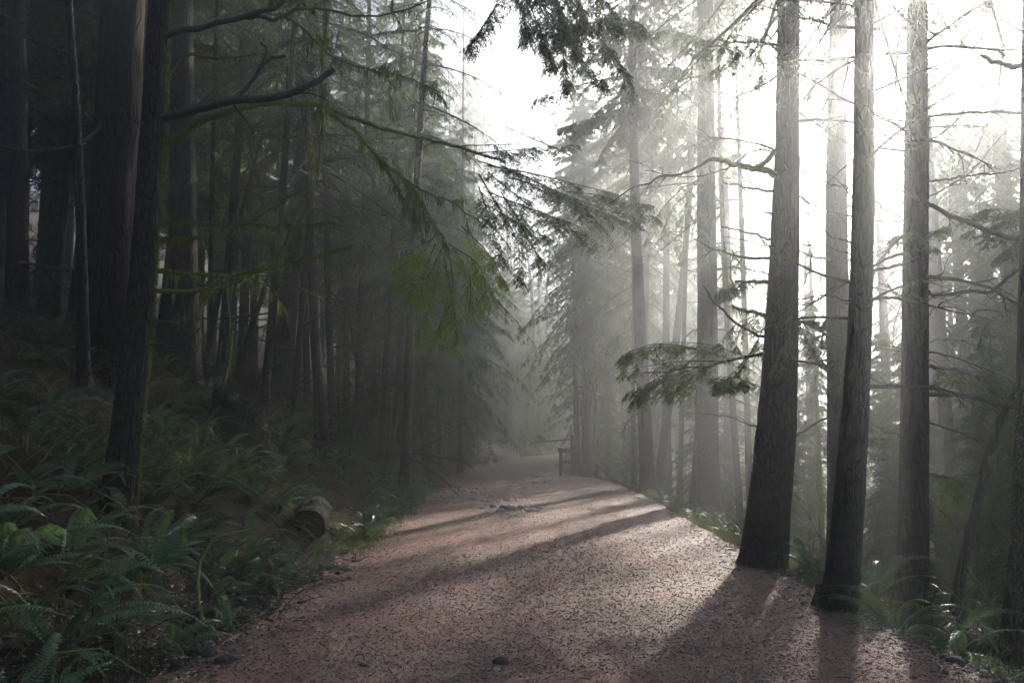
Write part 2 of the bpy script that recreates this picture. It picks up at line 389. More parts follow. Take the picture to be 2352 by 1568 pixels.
CROWN = {
    'tall_a': make_crown(11, 18, 3.3, 110, 13, 8, 0.17, 0.05),
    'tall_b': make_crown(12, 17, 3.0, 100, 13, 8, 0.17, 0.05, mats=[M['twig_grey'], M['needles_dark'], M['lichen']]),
    'twiggy': make_crown(13, 15, 3.6, 120, 15, 7, 0.10, 0.016, lo=-28, hi=15, sag=0.35, droop=0.4, keep=0.62, lich=9, stem=0.011, twig_f=0.42),
    'twiggy_b': make_crown(14, 13, 3.2, 95, 15, 6, 0.10, 0.016, lo=-32, hi=15, sag=0.3, droop=0.5, keep=0.6, lich=9, stem=0.011, twig_f=0.45),
    'young_a': make_crown(15, 9, 2.6, 150, 15, 9, 0.085, 0.02, lo=-12, hi=30, sag=0.42, droop=0.5, power=0.9, el_sd=20, keep=0.82),
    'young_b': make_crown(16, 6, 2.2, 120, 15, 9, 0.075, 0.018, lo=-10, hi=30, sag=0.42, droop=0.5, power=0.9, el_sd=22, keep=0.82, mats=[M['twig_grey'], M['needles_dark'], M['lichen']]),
    'mid': make_crown(17, 13, 3.3, 140, 15, 8, 0.13, 0.034, lo=-20, hi=26, sag=0.42, droop=0.5, power=0.75, el_sd=14, keep=0.85),
    'ghost': make_crown(18, 22, 4.0, 150, 14, 8, 0.2, 0.05, lo=-20, hi=20, sag=0.4, droop=0.5, power=0.6, el_sd=14, keep=0.8),
}

# dead branches, one metre long along +x, scaled to size
def make_dead(seed, moss):
    rng = np.random.default_rng(seed); mb = MB()
    n = 9; q = np.linspace(0, 1, n)
    bend = rng.normal() * 0.25; rise = rng.uniform(-0.25, 0.35)
    c = np.stack([q, bend * q ** 2, rise * q - rng.uniform(-0.1, 0.3) * q ** 2], -1); c = wobble(c, 0.012, rng)
    mb.add(*tube(c, np.linspace(0.017, 0.003, n), 5))
    cur, L = [c], [1.0]
    for k in range(rng.integers(5, 10)):
        t = rng.uniform(0.2, 0.95); i = int(t * (n - 1)); d = unit(c[min(i + 1, n - 1)] - c[max(i - 1, 0)])
        s = unit(d * 0.7 + rng.normal(size=3) * np.array([0.3, 0.8, 0.5])); l = rng.uniform(0.15, 0.5) * (1.1 - 0.6 * t)
        e = c[i] + np.outer(np.linspace(0, 1, 5), s) * l; e[:, 2] -= 0.25 * l * np.linspace(0, 1, 5) ** 2; e = wobble(e, 0.012, rng)
        mb.add(*tube(e, np.linspace(0.007, 0.0016, 5), 4)); cur.append(smooth_line(e, n)); L.append(l)
        for k2 in range(2):
            s2 = unit(s + rng.normal(size=3) * 0.7); f = e[rng.integers(1, 4)] + np.outer(np.linspace(0, 1, 4), s2) * l * 0.5; f = wobble(f, 0.01, rng)
            mb.add(*tube(f, np.linspace(0.0035, 0.0012, 4), 3))
    if moss: mb.tris(hanging(np.array(cur), 55, np.array(L), rng, 0.015, 0.12, 0.008, 0.25), 1)
    return mb.mesh('branch', [M['mossy_wood'] if moss else M['dead_wood'], M['moss']])
DEAD = [make_dead(30 + k, k % 3 == 0) for k in range(9)]

def trunk_line(base, top, bend=0.0, n=34, kink=None):
    base, top = np.asarray(base, float), np.asarray(top, float)
    q = np.linspace(0, 1, n)[:, None]
    p = base + (top - base) * q
    p[:, 0] += bend * np.sin(np.pi * q[:, 0]); return p

def trunk_mesh(pts, rad, seg, seed, flare=0.5):
    rng = np.random.default_rng(seed); n = len(pts)
    h = pts[:, 2] - pts[0, 2]; rad = rad * (1 + flare * np.exp(-h / (rad[0] * 2.2)))
    ph = rng.random(4) * 6
    fl = lambda i, a: 1 + 0.035 * np.sin(3 * a + ph[0] + i * 0.12) + 0.03 * np.sin(5 * a + ph[1]) + 0.22 * flare * np.exp(-h[i] / (rad[0] * 2.0)) * np.sin(4 * a + ph[2])
    return tube(pts, rad, seg, rough=0.012, rng=rng, flute=fl)

def add_dead(root, rng, pos_of, zs, r_of, lmin, lmax, n):
    for k in range(n):
        z = rng.uniform(*zs); az = rng.uniform(0, 2 * np.pi); c = pos_of(z); l = rng.uniform(lmin, lmax)
        o = link('branch', DEAD[rng.integers(len(DEAD))], root)
        r = r_of(z) * 0.8
        o.location = (c[0] + math.cos(az) * r, c[1] + math.sin(az) * r, c[2])
        o.rotation_euler = (rng.uniform(-0.5, 0.5), R(rng.uniform(-15, 22)), az); o.scale = (l, l, l)

def forest_tree(x, y, r, Ht, crown, z_crown, label, group, seed, lean=(0, 0), dead=5, zs=(1.2, 8), bark='bark', cscale=1.0, cat='tree', name='conifer_tree', lrange=(0.8, 2.2), seg=12):
    rng = np.random.default_rng(seed); b = np.array([x, y, gz(x, y) - 0.15])
    root = empty(name, b); tag(root, label, cat, group)
    top = np.array([lean[0], lean[1], Ht])
    pts = trunk_line((0, 0, 0), top, rng.normal() * (0.12 + r * 0.8), 26)
    rad = r * (1.04 - 0.86 * np.linspace(0, 1, 26) ** 1.1)
    MB().add(*trunk_mesh(pts, rad, seg, seed)).build('trunk', M[bark], root)
    pos = lambda z: np.array([np.interp(z, pts[:, 2], pts[:, 0]), np.interp(z, pts[:, 2], pts[:, 1]), z])
    if crown:
        o = link('crown', CROWN[crown], root, pos(z_crown)); o.rotation_euler = (0, 0, rng.uniform(0, 6.28)); o.scale = (cscale, cscale, cscale * rng.uniform(0.92, 1.08))
    if dead: add_dead(root, rng, pos, zs, lambda z: np.interp(z, pts[:, 2], rad), *lrange, dead)
    return root

def ordinal(n):
    W = ['first', 'second', 'third', 'fourth', 'fifth', 'sixth', 'seventh', 'eighth', 'ninth', 'tenth', 'eleventh', 'twelfth', 'thirteenth', 'fourteenth', 'fifteenth', 'sixteenth', 'seventeenth', 'eighteenth', 'nineteenth', 'twentieth']
    return W[n] if n < 20 else W[(n % 10)].join(['twenty-', '']) if n < 30 else 'thirty-' + W[n % 10]

# ------------------------------------------------------------------ hero branches
def wood_branch(root, px, r0, r1, seed, moss=0.0, n=26, mat_=None, name='branch', offs=None, wob=0.012, side=0, fuzz=0.0, strand=(0.03, 0.22)):
    """a branch through picture points (x, y, distance), as a child of its tree (whose base is offs)"""
    rng = np.random.default_rng(seed)
    c = np.array([P(*p) for p in px]) - offs; c = wobble(smooth_line(c, n), wob, rng)
    mb = MB().add(*tube(c, np.linspace(r0, r1, n), 7, rough=0.07, rng=rng))
    cur = [c]; L = [float(np.linalg.norm(np.diff(c, axis=0), axis=1).sum())]
    for k in range(side):
        t = rng.uniform(0.25, 0.97); i = int(t * (n - 2)); d = unit(c[i + 1] - c[i])
        s = unit(d * 0.7 + rng.normal(size=3) * np.array([0.5, 0.5, 0.55])); l = rng.uniform(0.15, 0.55) * L[0] * 0.4
        e = c[i] + np.outer(np.linspace(0, 1, 7), s) * l; e[:, 2] -= rng.uniform(-0.1, 0.5) * l * np.linspace(0, 1, 7) ** 2; e = wobble(e, 0.012, rng)
        mb.add(*tube(e, np.linspace(max(r0 * 0.3, 0.005), 0.002, 7), 4)); cur.append(smooth_line(e, n)); L.append(l)
        for k2 in range(3):
            s2 = unit(s + rng.normal(size=3) * 0.6); l2 = l * rng.uniform(0.3, 0.6); f = e[rng.integers(1, 6)] + np.outer(np.linspace(0, 1, 5), s2) * l2; f[:, 2] -= 0.2 * l2 * np.linspace(0, 1, 5) ** 2
            mb.add(*tube(wobble(f, 0.008, rng), np.linspace(0.004, 0.0012, 5), 3)); cur.append(smooth_line(f, n)); L.append(l2)
    o = mb.build(name, M[mat_ or ('mossy_wood' if moss else 'dead_wood')], root)
    if moss:
        m2 = MB(); C = np.array(cur); L = np.array(L)
        T = hanging(C, 260 * moss, L, rng, strand[0], strand[1], 0.011, 0.2); m2.tris(T)
        if fuzz: # a sleeve of short moss
            k = int(L[0] * 1800 * fuzz); t = rng.random(k); p, T_ = curve_at(np.repeat(c[None], k, 0), t[:, None]); p = p[:, 0]
            d = unit(rng.normal(size=(k, 3)) + np.array([0, 0, 0.35])); rr = (r0 + (r1 - r0) * t)[:, None]
            s = unit(np.cross(d, rng.normal(size=(k, 3)))) * 0.006
            m2.tris(np.stack([p + d * rr * 0.7 - s, p + d * rr * 0.7 + s, p + d * (rr * 1.05 + 0.016)], 1))
        m2.build('moss', M['moss'], o, False)
    return o, c

def bough(parent, curves, seed, nt, nk, nn, twig, let, ned, w, droop=0.35, mat_='needles', keep=0.85, t0=0.1, lich=0, sag=0.3):
    """fine sprays of needles on hand-placed branchlets (three levels)"""
    rng = np.random.default_rng(seed); mb = MB()
    C = np.array([smooth_line(c, 10) for c in curves]); L = np.linalg.norm(np.diff(C, axis=1), axis=2).sum(1)
    tubes3(mb, C, 0.004 + 0.004 * L, np.full(len(C), 0.002), 0)
    prof = lambda t, L: twig * np.where(t < 0.3, 0.5 + 1.7 * t, 1.0) * (1.05 - 0.72 * t) + 0 * L
    T, TL = shoots(C, L, rng, nt, 52, prof, droop, t0=t0, m=4, keep=keep, sag=sag)
    mb.tris(stems(T, 0.006, rng), 0)
    K, KL = shoots(T, TL, rng, nk, 48, lambda t, L: let * (1.15 - 0.6 * t) + 0 * L, droop * 0.7, t0=0.06, m=3, keep=keep)
    mb.tris(stems(K, 0.003, rng), 0)
    N, NL = shoots(K, KL, rng, nn, 50, lambda t, L: ned * (1.1 - 0.4 * t) + 0 * L, 0.1, t0=0.05, m=2, keep=keep)
    a, b = blades(N, w, rng); mb.tris(a, 1); mb.tris(b, 1)
    if lich: mb.tris(hanging(C, lich, L, rng, 0.04, 0.22, 0.01), 2)
    return mb.build('foliage', [M['twig_grey'], M[mat_], M['lichen']], parent, False)

def fan(a, b, n, spread, sag, rng, back=0.5):
    """n branchlets fanning off the line a..b towards b, hanging a little"""
    out = []
    a, b = np.asarray(a, float), np.asarray(b, float); d = b - a; l = np.linalg.norm(d)
    for k in range(n):
        st = a + d * rng.uniform(0, back); e = b + rng.normal(size=3) * np.array([spread, spread, spread * 0.55]) * l - d * rng.uniform(0, 0.35)
        mid = (st + e) / 2 + np.array([0, 0, sag * l * rng.uniform(0.3, 1)])
        e = e - np.array([0, 0, sag * l * rng.uniform(0, 0.6)])
        out.append([st, mid, e])
    return out

# ------------------------------------------------------------------ the trees that stand out
def hero_tree(name, px, r_px, label, seed, bark, Ht, seg=20, flare=0.5, top_lean=None, group=None):
    """trunk through picture points (x, y, distance); r_px = radii in metres at those points; runs on above the frame to Ht"""
    w = np.array([P(*p) for p in px]); base = w[0].copy()
    d = unit(w[-1] - w[-2]); ext = w[-1] + d * ((Ht - (w[-1][2])) / d[2])
    pts = np.vstack([w, ext]) - base; rad = np.array(list(r_px) + [0.05])
    low = pts[0] - unit(pts[1] - pts[0]) * 0.35; pts = np.vstack([low, pts]); rad = np.concatenate([[rad[0] * 1.02], rad])
    n = 70; line = smooth_line(pts, n); s = np.linspace(0, len(pts) - 1, n); rr = np.interp(s, np.arange(len(pts)), rad)
    root = empty(name, base); tag(root, label, 'tree', group)
    MB().add(*trunk_mesh(line, rr, seg, seed, flare)).build('trunk', M[bark], root)
    pos = lambda z: np.array([np.interp(z, line[:, 2], line[:, 0]), np.interp(z, line[:, 2], line[:, 1]), z])
    return root, base, pos, lambda z: float(np.interp(z, line[:, 2], rr))

def crown_on(root, pos, z, kind, seed, sc=1.0):
    o = link('crown', CROWN[kind], root, pos(z)); o.rotation_euler = (0, 0, seed * 1.7); o.scale = (sc, sc, sc); return o

def trunk_moss(root, pos, rad, z0, z1, n, az, spread, seed, ln=0.035):
    rng = np.random.default_rng(seed); T = []
    for k in range(n):
        z = rng.uniform(z0, z1); a = az + rng.normal() * spread; c = pos(z); r = rad(z) * 0.97
        d = np.array([math.cos(a), math.sin(a), 0]); p = c + d * r; s = unit(np.cross(d, rng.normal(size=3))) * 0.009
        e = p + d * ln * rng.uniform(0.4, 1.2) + np.array([0, 0, -ln * rng.uniform(0.2, 1.6)])
        T.append([p - s, p + s, e])
    MB().tris(np.array(T)).build('moss', M['moss'], root, False)

# A: leaning mossy trunk on the left bank, source of the long mossy limbs
YA = 7.5
A, bA, posA, radA = hero_tree('leaning_conifer', [(262, 1240, YA), (300, 900, YA), (330, 600, YA + 0.05), (350, 300, YA + 0.1), (366, 0, YA + 0.15)], [0.165, 0.13, 0.115, 0.108, 0.1],
                        'leaning dark trunk with a moss-lit edge and long mossy limbs on the fern bank', 1, 'bark_moss', 22, flare=0.35)
crown_on(A, posA, 8.0, 'tall_b', 1)
trunk_moss(A, posA, radA, -0.1, 6.2, 4200, R(22), 0.22, 2)
wb = lambda px, r0, r1, seed, **k: wood_branch(A, px, r0, r1, seed, offs=bA, **k)
wb([(372, 272, 7.6), (470, 245, 7.3), (560, 228, 7.1), (650, 222, 7.0), (720, 192, 6.9), (766, 163, 6.85)], 0.048, 0.024, 11, side=3, wob=0.008)
wb([(545, 230, 7.1), (580, 185, 7.05), (612, 140, 7.0), (655, 128, 7.0)], 0.022, 0.012, 12, wob=0.006)
wb([(585, 180, 7.05), (612, 120, 7.0), (598, 98, 7.0)], 0.016, 0.009, 13, wob=0.004)
o1, c1 = wb([(372, 330, 7.7), (450, 290, 7.7), (560, 246, 7.9), (680, 240, 8.3), (760, 252, 8.6), (850, 285, 9.0), (960, 315, 9.5), (1070, 345, 10.0), (1160, 372, 10.4)], 0.036, 0.012, 14, moss=0.25, side=3, fuzz=1.0, n=44)
o2, c2 = wb([(750, 252, 8.55), (810, 300, 8.4), (870, 362, 8.1), (930, 415, 7.8), (965, 470, 7.6), (1010, 540, 7.5), (1030, 575, 7.5)], 0.02, 0.008, 15, moss=0.9, side=5, fuzz=0.9)
o3, c3 = wb([(930, 412, 7.8), (990, 445, 8.0), (1060, 480, 8.2), (1120, 525, 8.4)], 0.014, 0.005, 16, moss=0.4, side=4)
wb([(870, 362, 8.0), (905, 420, 8.0), (950, 490, 7.95), (975, 560, 7.9)], 0.012, 0.005, 17, moss=1.1, side=4, fuzz=0.6)
wb([(380, 84, 7.5), (470, 62, 7.3), (560, 38, 7.2), (640, 8, 7.1), (700, -40, 7.0)], 0.032, 0.018, 18, side=2)
wb([(560, 40, 7.2), (640, 42, 7.25), (690, 12, 7.3), (720, -60, 7.3)], 0.02, 0.012, 19, side=1)
wb([(378, 185, 7.7), (430, 125, 7.8), (500, 138, 8.0), (570, 132, 8.2), (640, 118, 8.4)], 0.02, 0.008, 20, side=5, moss=0.15)
wb([(600, 20, 7.6), (690, 62, 7.9), (760, 130, 8.1), (850, 160, 8.3), (930, 175, 8.5), (1040, 225, 8.7)], 0.016, 0.004, 21, side=7, moss=0.5)
wb([(640, 30, 7.6), (720, 20, 7.7), (800, 38, 7.8), (900, 36, 8.0), (990, 0, 8.2)], 0.017, 0.007, 22, side=5, moss=0.2)
wb([(745, -20, 7.8), (748, 90, 7.8), (735, 180, 7.8), (742, 260, 7.8), (728, 420, 7.85)], 0.01, 0.003, 23, side=3, moss=0.9, fuzz=0.5)
wb([(372, 515, 7.5), (440, 514, 7.4), (520, 518, 7.3), (610, 516, 7.2), (690, 520, 7.15), (768, 508, 7.1)], 0.018, 0.006, 24, moss=0.55, side=2, fuzz=1.0)
wb([(560, 516, 7.3), (620, 485, 7.25), (682, 443, 7.2)], 0.011, 0.006, 25, moss=0.7, fuzz=0.8)
wb([(368, 556, 7.5), (395, 548, 7.4), (452, 548, 7.3)], 0.022, 0.018, 26, moss=0.5, fuzz=1.2, n=12)
wb([(362, 622, 7.5), (450, 628, 7.35), (560, 628, 7.2), (640, 610, 7.1), (720, 590, 7.0), (802, 572, 6.95)], 0.02, 0.011, 27, moss=0.6, fuzz=1.0, side=1)
wb([(358, 668, 7.6), (450, 672, 7.5), (540, 648, 7.4), (610, 608, 7.3), (655, 558, 7.2), (690, 500, 7.2), (714, 462, 7.2)], 0.019, 0.007, 28, moss=0.3, fuzz=0.5, side=2)
wb([(350, 735, 7.6), (410, 740, 7.6), (470, 732, 7.6), (520, 735, 7.7), (610, 720, 7.9)], 0.012, 0.004, 29, side=2)
wb([(345, 790, 7.6), (400, 795, 7.5), (440, 775, 7.4), (462, 752, 7.3)], 0.012, 0.006, 30)
wb([(520, 628, 7.2), (528, 700, 7.2), (534, 790, 7.2), (526, 838, 7.2), (510, 866, 7.2)], 0.006, 0.003, 31, moss=0.25)
rng = np.random.default_rng(5)
# the big dark spray over the path and the green one under it, painted sunlit
def rel(px): return [P(*p) - bA for p in px]
cur = [rel(c) for c in (
    [(1090, 352, 10.10), (1180, 345, 10.30), (1300, 335, 10.60)], [(1100, 370, 10.10), (1190, 400, 10.30), (1270, 440, 10.50)],
    [(1120, 380, 10.20), (1230, 400, 10.50), (1350, 430, 10.80), (1440, 450, 11.00)], [(1150, 380, 10.20), (1280, 440, 10.50), (1420, 490, 10.80), (1500, 492, 11.00)],
    [(1120, 395, 10.10), (1200, 460, 10.30), (1290, 520, 10.50), (1370, 555, 10.60)], [(1100, 400, 10.10), (1140, 470, 10.20), (1190, 560, 10.30), (1190, 640, 10.30)],
    [(1100, 430, 10.10), (1130, 520, 10.10), (1150, 600, 10.20)], [(1180, 410, 10.30), (1310, 455, 10.60), (1400, 540, 10.70)], [(1100, 460, 10.10), (1170, 500, 10.30), (1250, 540, 10.40)],
    [(1220, 430, 10.40), (1340, 470, 10.70), (1460, 520, 10.90)], [(1150, 440, 10.20), (1200, 520, 10.30), (1240, 600, 10.40)], [(1300, 440, 10.60), (1390, 450, 10.80), (1480, 470, 11.10)], [(1120, 440, 10.20), (1220, 480, 10.40), (1330, 520, 10.60)])]
fo = bough(o1, cur, 41, 13, 8, 6, 0.5, 0.15, 0.04, 0.0095, 0.26, 'needles_hero', 0.8, sag=0.16)
cur = [rel(c) for c in (
    [(1000, 540, 7.45), (960, 590, 7.40), (910, 620, 7.35)], [(1020, 560, 7.50), (980, 640, 7.45), (930, 690, 7.40)], [(1030, 575, 7.50), (1040, 660, 7.50), (1010, 750, 7.50)],
    [(1040, 570, 7.50), (1080, 640, 7.60), (1075, 740, 7.60)], [(1030, 560, 7.50), (1100, 610, 7.60), (1120, 690, 7.70)], [(990, 550, 7.40), (950, 570, 7.40), (900, 590, 7.40)],
    [(1010, 600, 7.50), (990, 690, 7.50), (960, 760, 7.50)], [(1060, 520, 7.60), (1120, 580, 7.70), (1160, 650, 7.80)], [(1020, 590, 7.40), (1040, 690, 7.40), (1050, 780, 7.40)], [(1000, 560, 7.40), (960, 650, 7.35), (930, 640, 7.30)])]
bough(o2, cur, 42, 12, 8, 6, 0.33, 0.12, 0.034, 0.0078, 0.7, 'needles_painted_lit', 0.67, lich=20, sag=0.45)

# B: big red-barked cedar behind it
YB = 12.0
B, bB, posB, radB = hero_tree('red_cedar', [(246, 890, YB), (256, 600, YB), (268, 300, YB), (282, 0, YB)], [0.42, 0.37, 0.345, 0.32], 'massive trunk with ridged red-brown bark beside the leaning mossy trunk', 3, 'bark_red', 27, 28, 0.35)
crown_on(B, posB, 11.0, 'tall_a', 2, 1.15)
wood_branch(B, [(250, 262, 11.8), (200, 320, 11.5), (120, 345, 11.3), (40, 345, 11.2), (-40, 320, 11.2)], 0.03, 0.015, 61, offs=bB, side=3)
# C: thin pole
C_, bC, posC, radC = hero_tree('slender_conifer', [(193, 830, 10), (186, 500, 10), (172, 200, 10), (158, 0, 10)], [0.075, 0.062, 0.052, 0.046], 'pole-thin bent trunk next to the massive red-barked cedar', 4, 'bark', 16, 12)
crown_on(C_, posC, 9.0, 'twiggy', 3, 0.55)
# D
D_, bD, posD, radD = hero_tree('dark_conifer', [(44, 740, 13), (42, 400, 13), (40, 0, 13)], [0.17, 0.15, 0.13], 'straight dark trunk nearest the upper corner over the brushy bank', 5, 'bark', 24, 16)
crown_on(D_, posD, 9.5, 'tall_b', 4)
add_dead(D_, np.random.default_rng(8), posD, (2, 9), radD, 0.8, 1.8, 6)
# F
F_, bF, posF, radF = hero_tree('broad_conifer', [(424, 900, 14.5), (420, 500, 14.5), (418, 0, 14.5)], [0.26, 0.24, 0.2], 'broad shadowed trunk just behind the leaning mossy trunk', 6, 'bark', 26, 18)
crown_on(F_, posF, 10, 'tall_a', 5)
add_dead(F_, np.random.default_rng(9), posF, (1.5, 9), radF, 1.0, 2.4, 9)

# right-hand trunks
T1, b1, pos1, rad1 = hero_tree('path_conifer', [(1752, 1300, 10.3), (1780, 1000, 10.3), (1795, 700, 10.3), (1806, 400, 10.35), (1812, 0, 10.4)], [0.25, 0.245, 0.2, 0.165, 0.145],
                          'thick dark trunk at the path edge with a mossy broken limb', 7, 'bark', 24, 30, 0.42)
crown_on(T1, pos1, 7.6, 'twiggy', 6, 0.95)
trunk_moss(T1, pos1, rad1, -0.1, 1.6, 900, R(190), 0.4, 6, 0.03)
T2, b2, pos2, rad2 = hero_tree('slim_conifer', [(1922, 1440, 7.7), (1950, 1150, 7.7), (1972, 800, 7.7), (1982, 400, 7.75), (1984, 0, 7.8)], [0.16, 0.14, 0.112, 0.103, 0.095],
                          'slim black trunk between the thick path-edge trunk and the straight one', 8, 'bark', 21, 26, 0.42)
crown_on(T2, pos2, 6.6, 'twiggy_b', 7, 0.85)
T3, b3, pos3, rad3 = hero_tree('straight_conifer', [(2092, 1470, 8.6), (2098, 1100, 8.6), (2102, 700, 8.6), (2106, 300, 8.6), (2108, 0, 8.65)], [0.165, 0.145, 0.128, 0.122, 0.11],
                          'straight dark trunk among ferns nearest the leaning mossy sapling', 9, 'bark', 22, 26, 0.35)
crown_on(T3, pos3, 7.5, 'twiggy', 8, 0.85)
T4, b4, pos4, rad4 = hero_tree('misty_conifer', [(1930, 1290, 15), (1928, 900, 15), (1922, 500, 15), (1926, 0, 15)], [0.24, 0.22, 0.2, 0.17],
                          'pale misty trunk seen just behind the slim black trunk', 10, 'bark', 25, 18, 0.2)
crown_on(T4, pos4, 9.0, 'twiggy_b', 9, 0.85)
T5, b5, pos5, rad5 = hero_tree('hazy_conifer', [(1620, 1172, 21), (1626, 800, 21), (1622, 400, 21), (1620, 0, 21)], [0.34, 0.27, 0.24, 0.2],
                          'thick hazy trunk with a flared mossy base beyond the bend of ferns', 11, 'bark', 27, 20, 0.5)
crown_on(T5, pos5, 14.6, 'tall_a', 10, 1.1)
trunk_moss(T5, pos5, rad5, -0.2, 1.2, 700, R(190), 0.5, 7, 0.06)
T6, b6, pos6, rad6 = hero_tree('edge_conifer', [(2345, 1450, 7.2), (2358, 1200, 7.2), (2368, 800, 7.2), (2375, 0, 7.2)], [0.15, 0.12, 0.11, 0.1], 'dark mossy trunk cut off by the picture edge above glossy ferns', 12, 'bark_moss', 20, 16, 0.3)
crown_on(T6, pos6, 8, 'tall_b', 11, 0.8)
trunk_moss(T6, pos6, rad6, 0, 2.2, 900, R(200), 0.5, 9, 0.03)
# leaning mossy sapling
SP, bS, posS, radS = hero_tree('mossy_sapling', [(2178, 1470, 8.2), (2205, 1330, 8.2), (2240, 1180, 8.2), (2262, 1080, 8.2), (2300, 960, 8.2), (2330, 900, 8.2)], [0.05, 0.052, 0.05, 0.05, 0.036, 0.03], 'crooked mossy sapling leaning among dark boughs next to the straight trunk', 13, 'bark_moss', 5.5, 10, 0.2)
sb = lambda px, r0, r1, seed, **k: wood_branch(SP, px, r0, r1, seed, offs=bS, **k)
sb([(2262, 1075, 8.2), (2290, 1030, 8.1), (2340, 985, 8.0), (2380, 940, 8.0)], 0.022, 0.01, 71, side=5, moss=0.2)
sb([(2215, 1290, 8.2), (2262, 1370, 8.0), (2300, 1430, 7.9)], 0.022, 0.012, 72, side=2, moss=0.15, fuzz=0.2)
sb([(2225, 1250, 8.2), (2180, 1190, 8.3), (2130, 1150, 8.4)], 0.014, 0.006, 73, side=3, moss=0.3)

# spreading roots and litter at their feet
def roots(root, base, r, n, seed, reach):
    rng = np.random.default_rng(seed); zt = []
    for k in range(n):
        a = 2 * math.pi * (k + rng.uniform(-0.3, 0.3)) / n; l = reach * rng.uniform(0.6, 1.15); q = np.linspace(0, 1, 9)
        aa = a + rng.normal() * 0.5 * q ** 1.5; x = np.cos(aa) * (r * 0.75 + l * q); y = np.sin(aa) * (r * 0.75 + l * q)
        z = height(base[0] + x, base[1] + y) - base[2] + 0.0 + 0.2 * (1 - q) ** 3 - 0.09 * q ** 2
        MB().add(*tube(np.stack([x, y, z], -1), r * (0.34 - 0.27 * q), 7, rough=0.06, rng=rng)).build('root', M['bark'], root)
    T = []
    for k in range(500):
        a = rng.uniform(0, 6.28); d = r * 1.05 + abs(rng.normal()) * reach * 0.55; x, y = math.cos(a) * d, math.sin(a) * d
        p = np.array([x, y, gz(base[0] + x, base[1] + y) - base[2] + 0.004]); v = unit(rng.normal(size=3) * np.array([1, 1, 0.5]) + np.array([0, 0, 0.35])) * rng.uniform(0.02, 0.08); sd = unit(np.cross(v, rng.normal(size=3))) * 0.006
        T.append([p - sd, p + sd, p + v])
    MB().tris(np.array(T)).build('moss', M['moss'], root, False)
roots(T1, b1, 0.25, 7, 801, 0.2); roots(T2, b2, 0.16, 6, 802, 0.16); roots(T3, b3, 0.16, 6, 803, 0.2); roots(T5, b5, 0.4, 7, 804, 0.7); roots(A, bA, 0.18, 6, 805, 0.4)
# limbs of the right-hand trunks
for t_, p_, r_, n_, s_, lz in ((T1, pos1, rad1, 9, 501, (0.8, 1.6)), (T2, pos2, rad2, 14, 502, (0.5, 1.3)), (T3, pos3, rad3, 16, 503, (0.7, 2.0)), (T4, pos4, rad4, 12, 504, (0.8, 2.0)), (T5, pos5, rad5, 10, 505, (1.0, 2.4))):
    add_dead(t_, np.random.default_rng(s_), p_, (2.2, 7.4) if t_ is not T5 else (3, 12), r_, *lz, n_)
w1 = lambda px, r0, r1, seed, **k: wood_branch(T1, px, r0, r1, seed, offs=b1, **k)
w1([(1782, 402, 10.3), (1740, 388, 10.1), (1690, 378, 9.9), (1630, 364, 9.7)], 0.05, 0.024, 81, moss=0.35, fuzz=0.8)
w1([(1780, 350, 10.3), (1758, 372, 10.2), (1735, 388, 10.1)], 0.03, 0.03, 82, moss=0.4, fuzz=0.8, n=10)
w1([(1632, 366, 9.7), (1580, 395, 9.6), (1520, 405, 9.5), (1470, 425, 9.4), (1400, 470, 9.4)], 0.02, 0.006, 83, side=5)
w1([(1782, 346, 10.3), (1720, 348, 10.2), (1660, 390, 10.1), (1570, 405, 10.0), (1480, 392, 9.9)], 0.014, 0.004, 84, side=5)
w1([(1778, 438, 10.3), (1720, 432, 10.1), (1660, 420, 10.0)], 0.018, 0.008, 85, side=1)
w1([(1774, 552, 10.3), (1730, 538, 10.1), (1660, 521, 9.9)], 0.018, 0.009, 86, side=1)
w1([(1774, 568, 10.3), (1720, 555, 10.2), (1660, 540, 10.1)], 0.01, 0.005, 87, side=2)
w1([(1772, 492, 10.3), (1730, 485, 10.1), (1706, 472, 10.0)], 0.012, 0.008, 88)
w1([(1764, 776, 10.3), (1725, 762, 10.1), (1680, 728, 9.9), (1640, 690, 9.8), (1616, 658, 9.7)], 0.022, 0.01, 89, side=1)
w1([(1785, 120, 10.3), (1762, 100, 10.2), (1700, 98, 10.0), (1640, 95, 9.8)], 0.02, 0.008, 90, side=4)
w1([(1826, 410, 10.35), (1860, 390, 10.3), (1920, 370, 10.2)], 0.008, 0.003, 91, side=3)
w1([(1822, 250, 10.35), (1880, 290, 10.4), (1950, 330, 10.5), (2040, 362, 10.6)], 0.013, 0.005, 92, side=3)
w1([(1818, 440, 10.35), (1870, 470, 10.3), (1960, 498, 10.3), (2080, 514, 10.4)], 0.014, 0.006, 93, side=2)
w1([(1830, 560, 10.3), (1880, 572, 10.2), (1940, 600, 10.1), (1990, 640, 10.0)], 0.009, 0.003, 94, side=2)
w1([(1826, 690, 10.3), (1850, 686, 10.2), (1890, 680, 10.1), (1930, 690, 10.0)], 0.01, 0.004, 95, side=1)
w1([(1800, 1005, 10.3), (1825, 1000, 10.2), (1850, 990, 10.1)], 0.008, 0.004, 96)
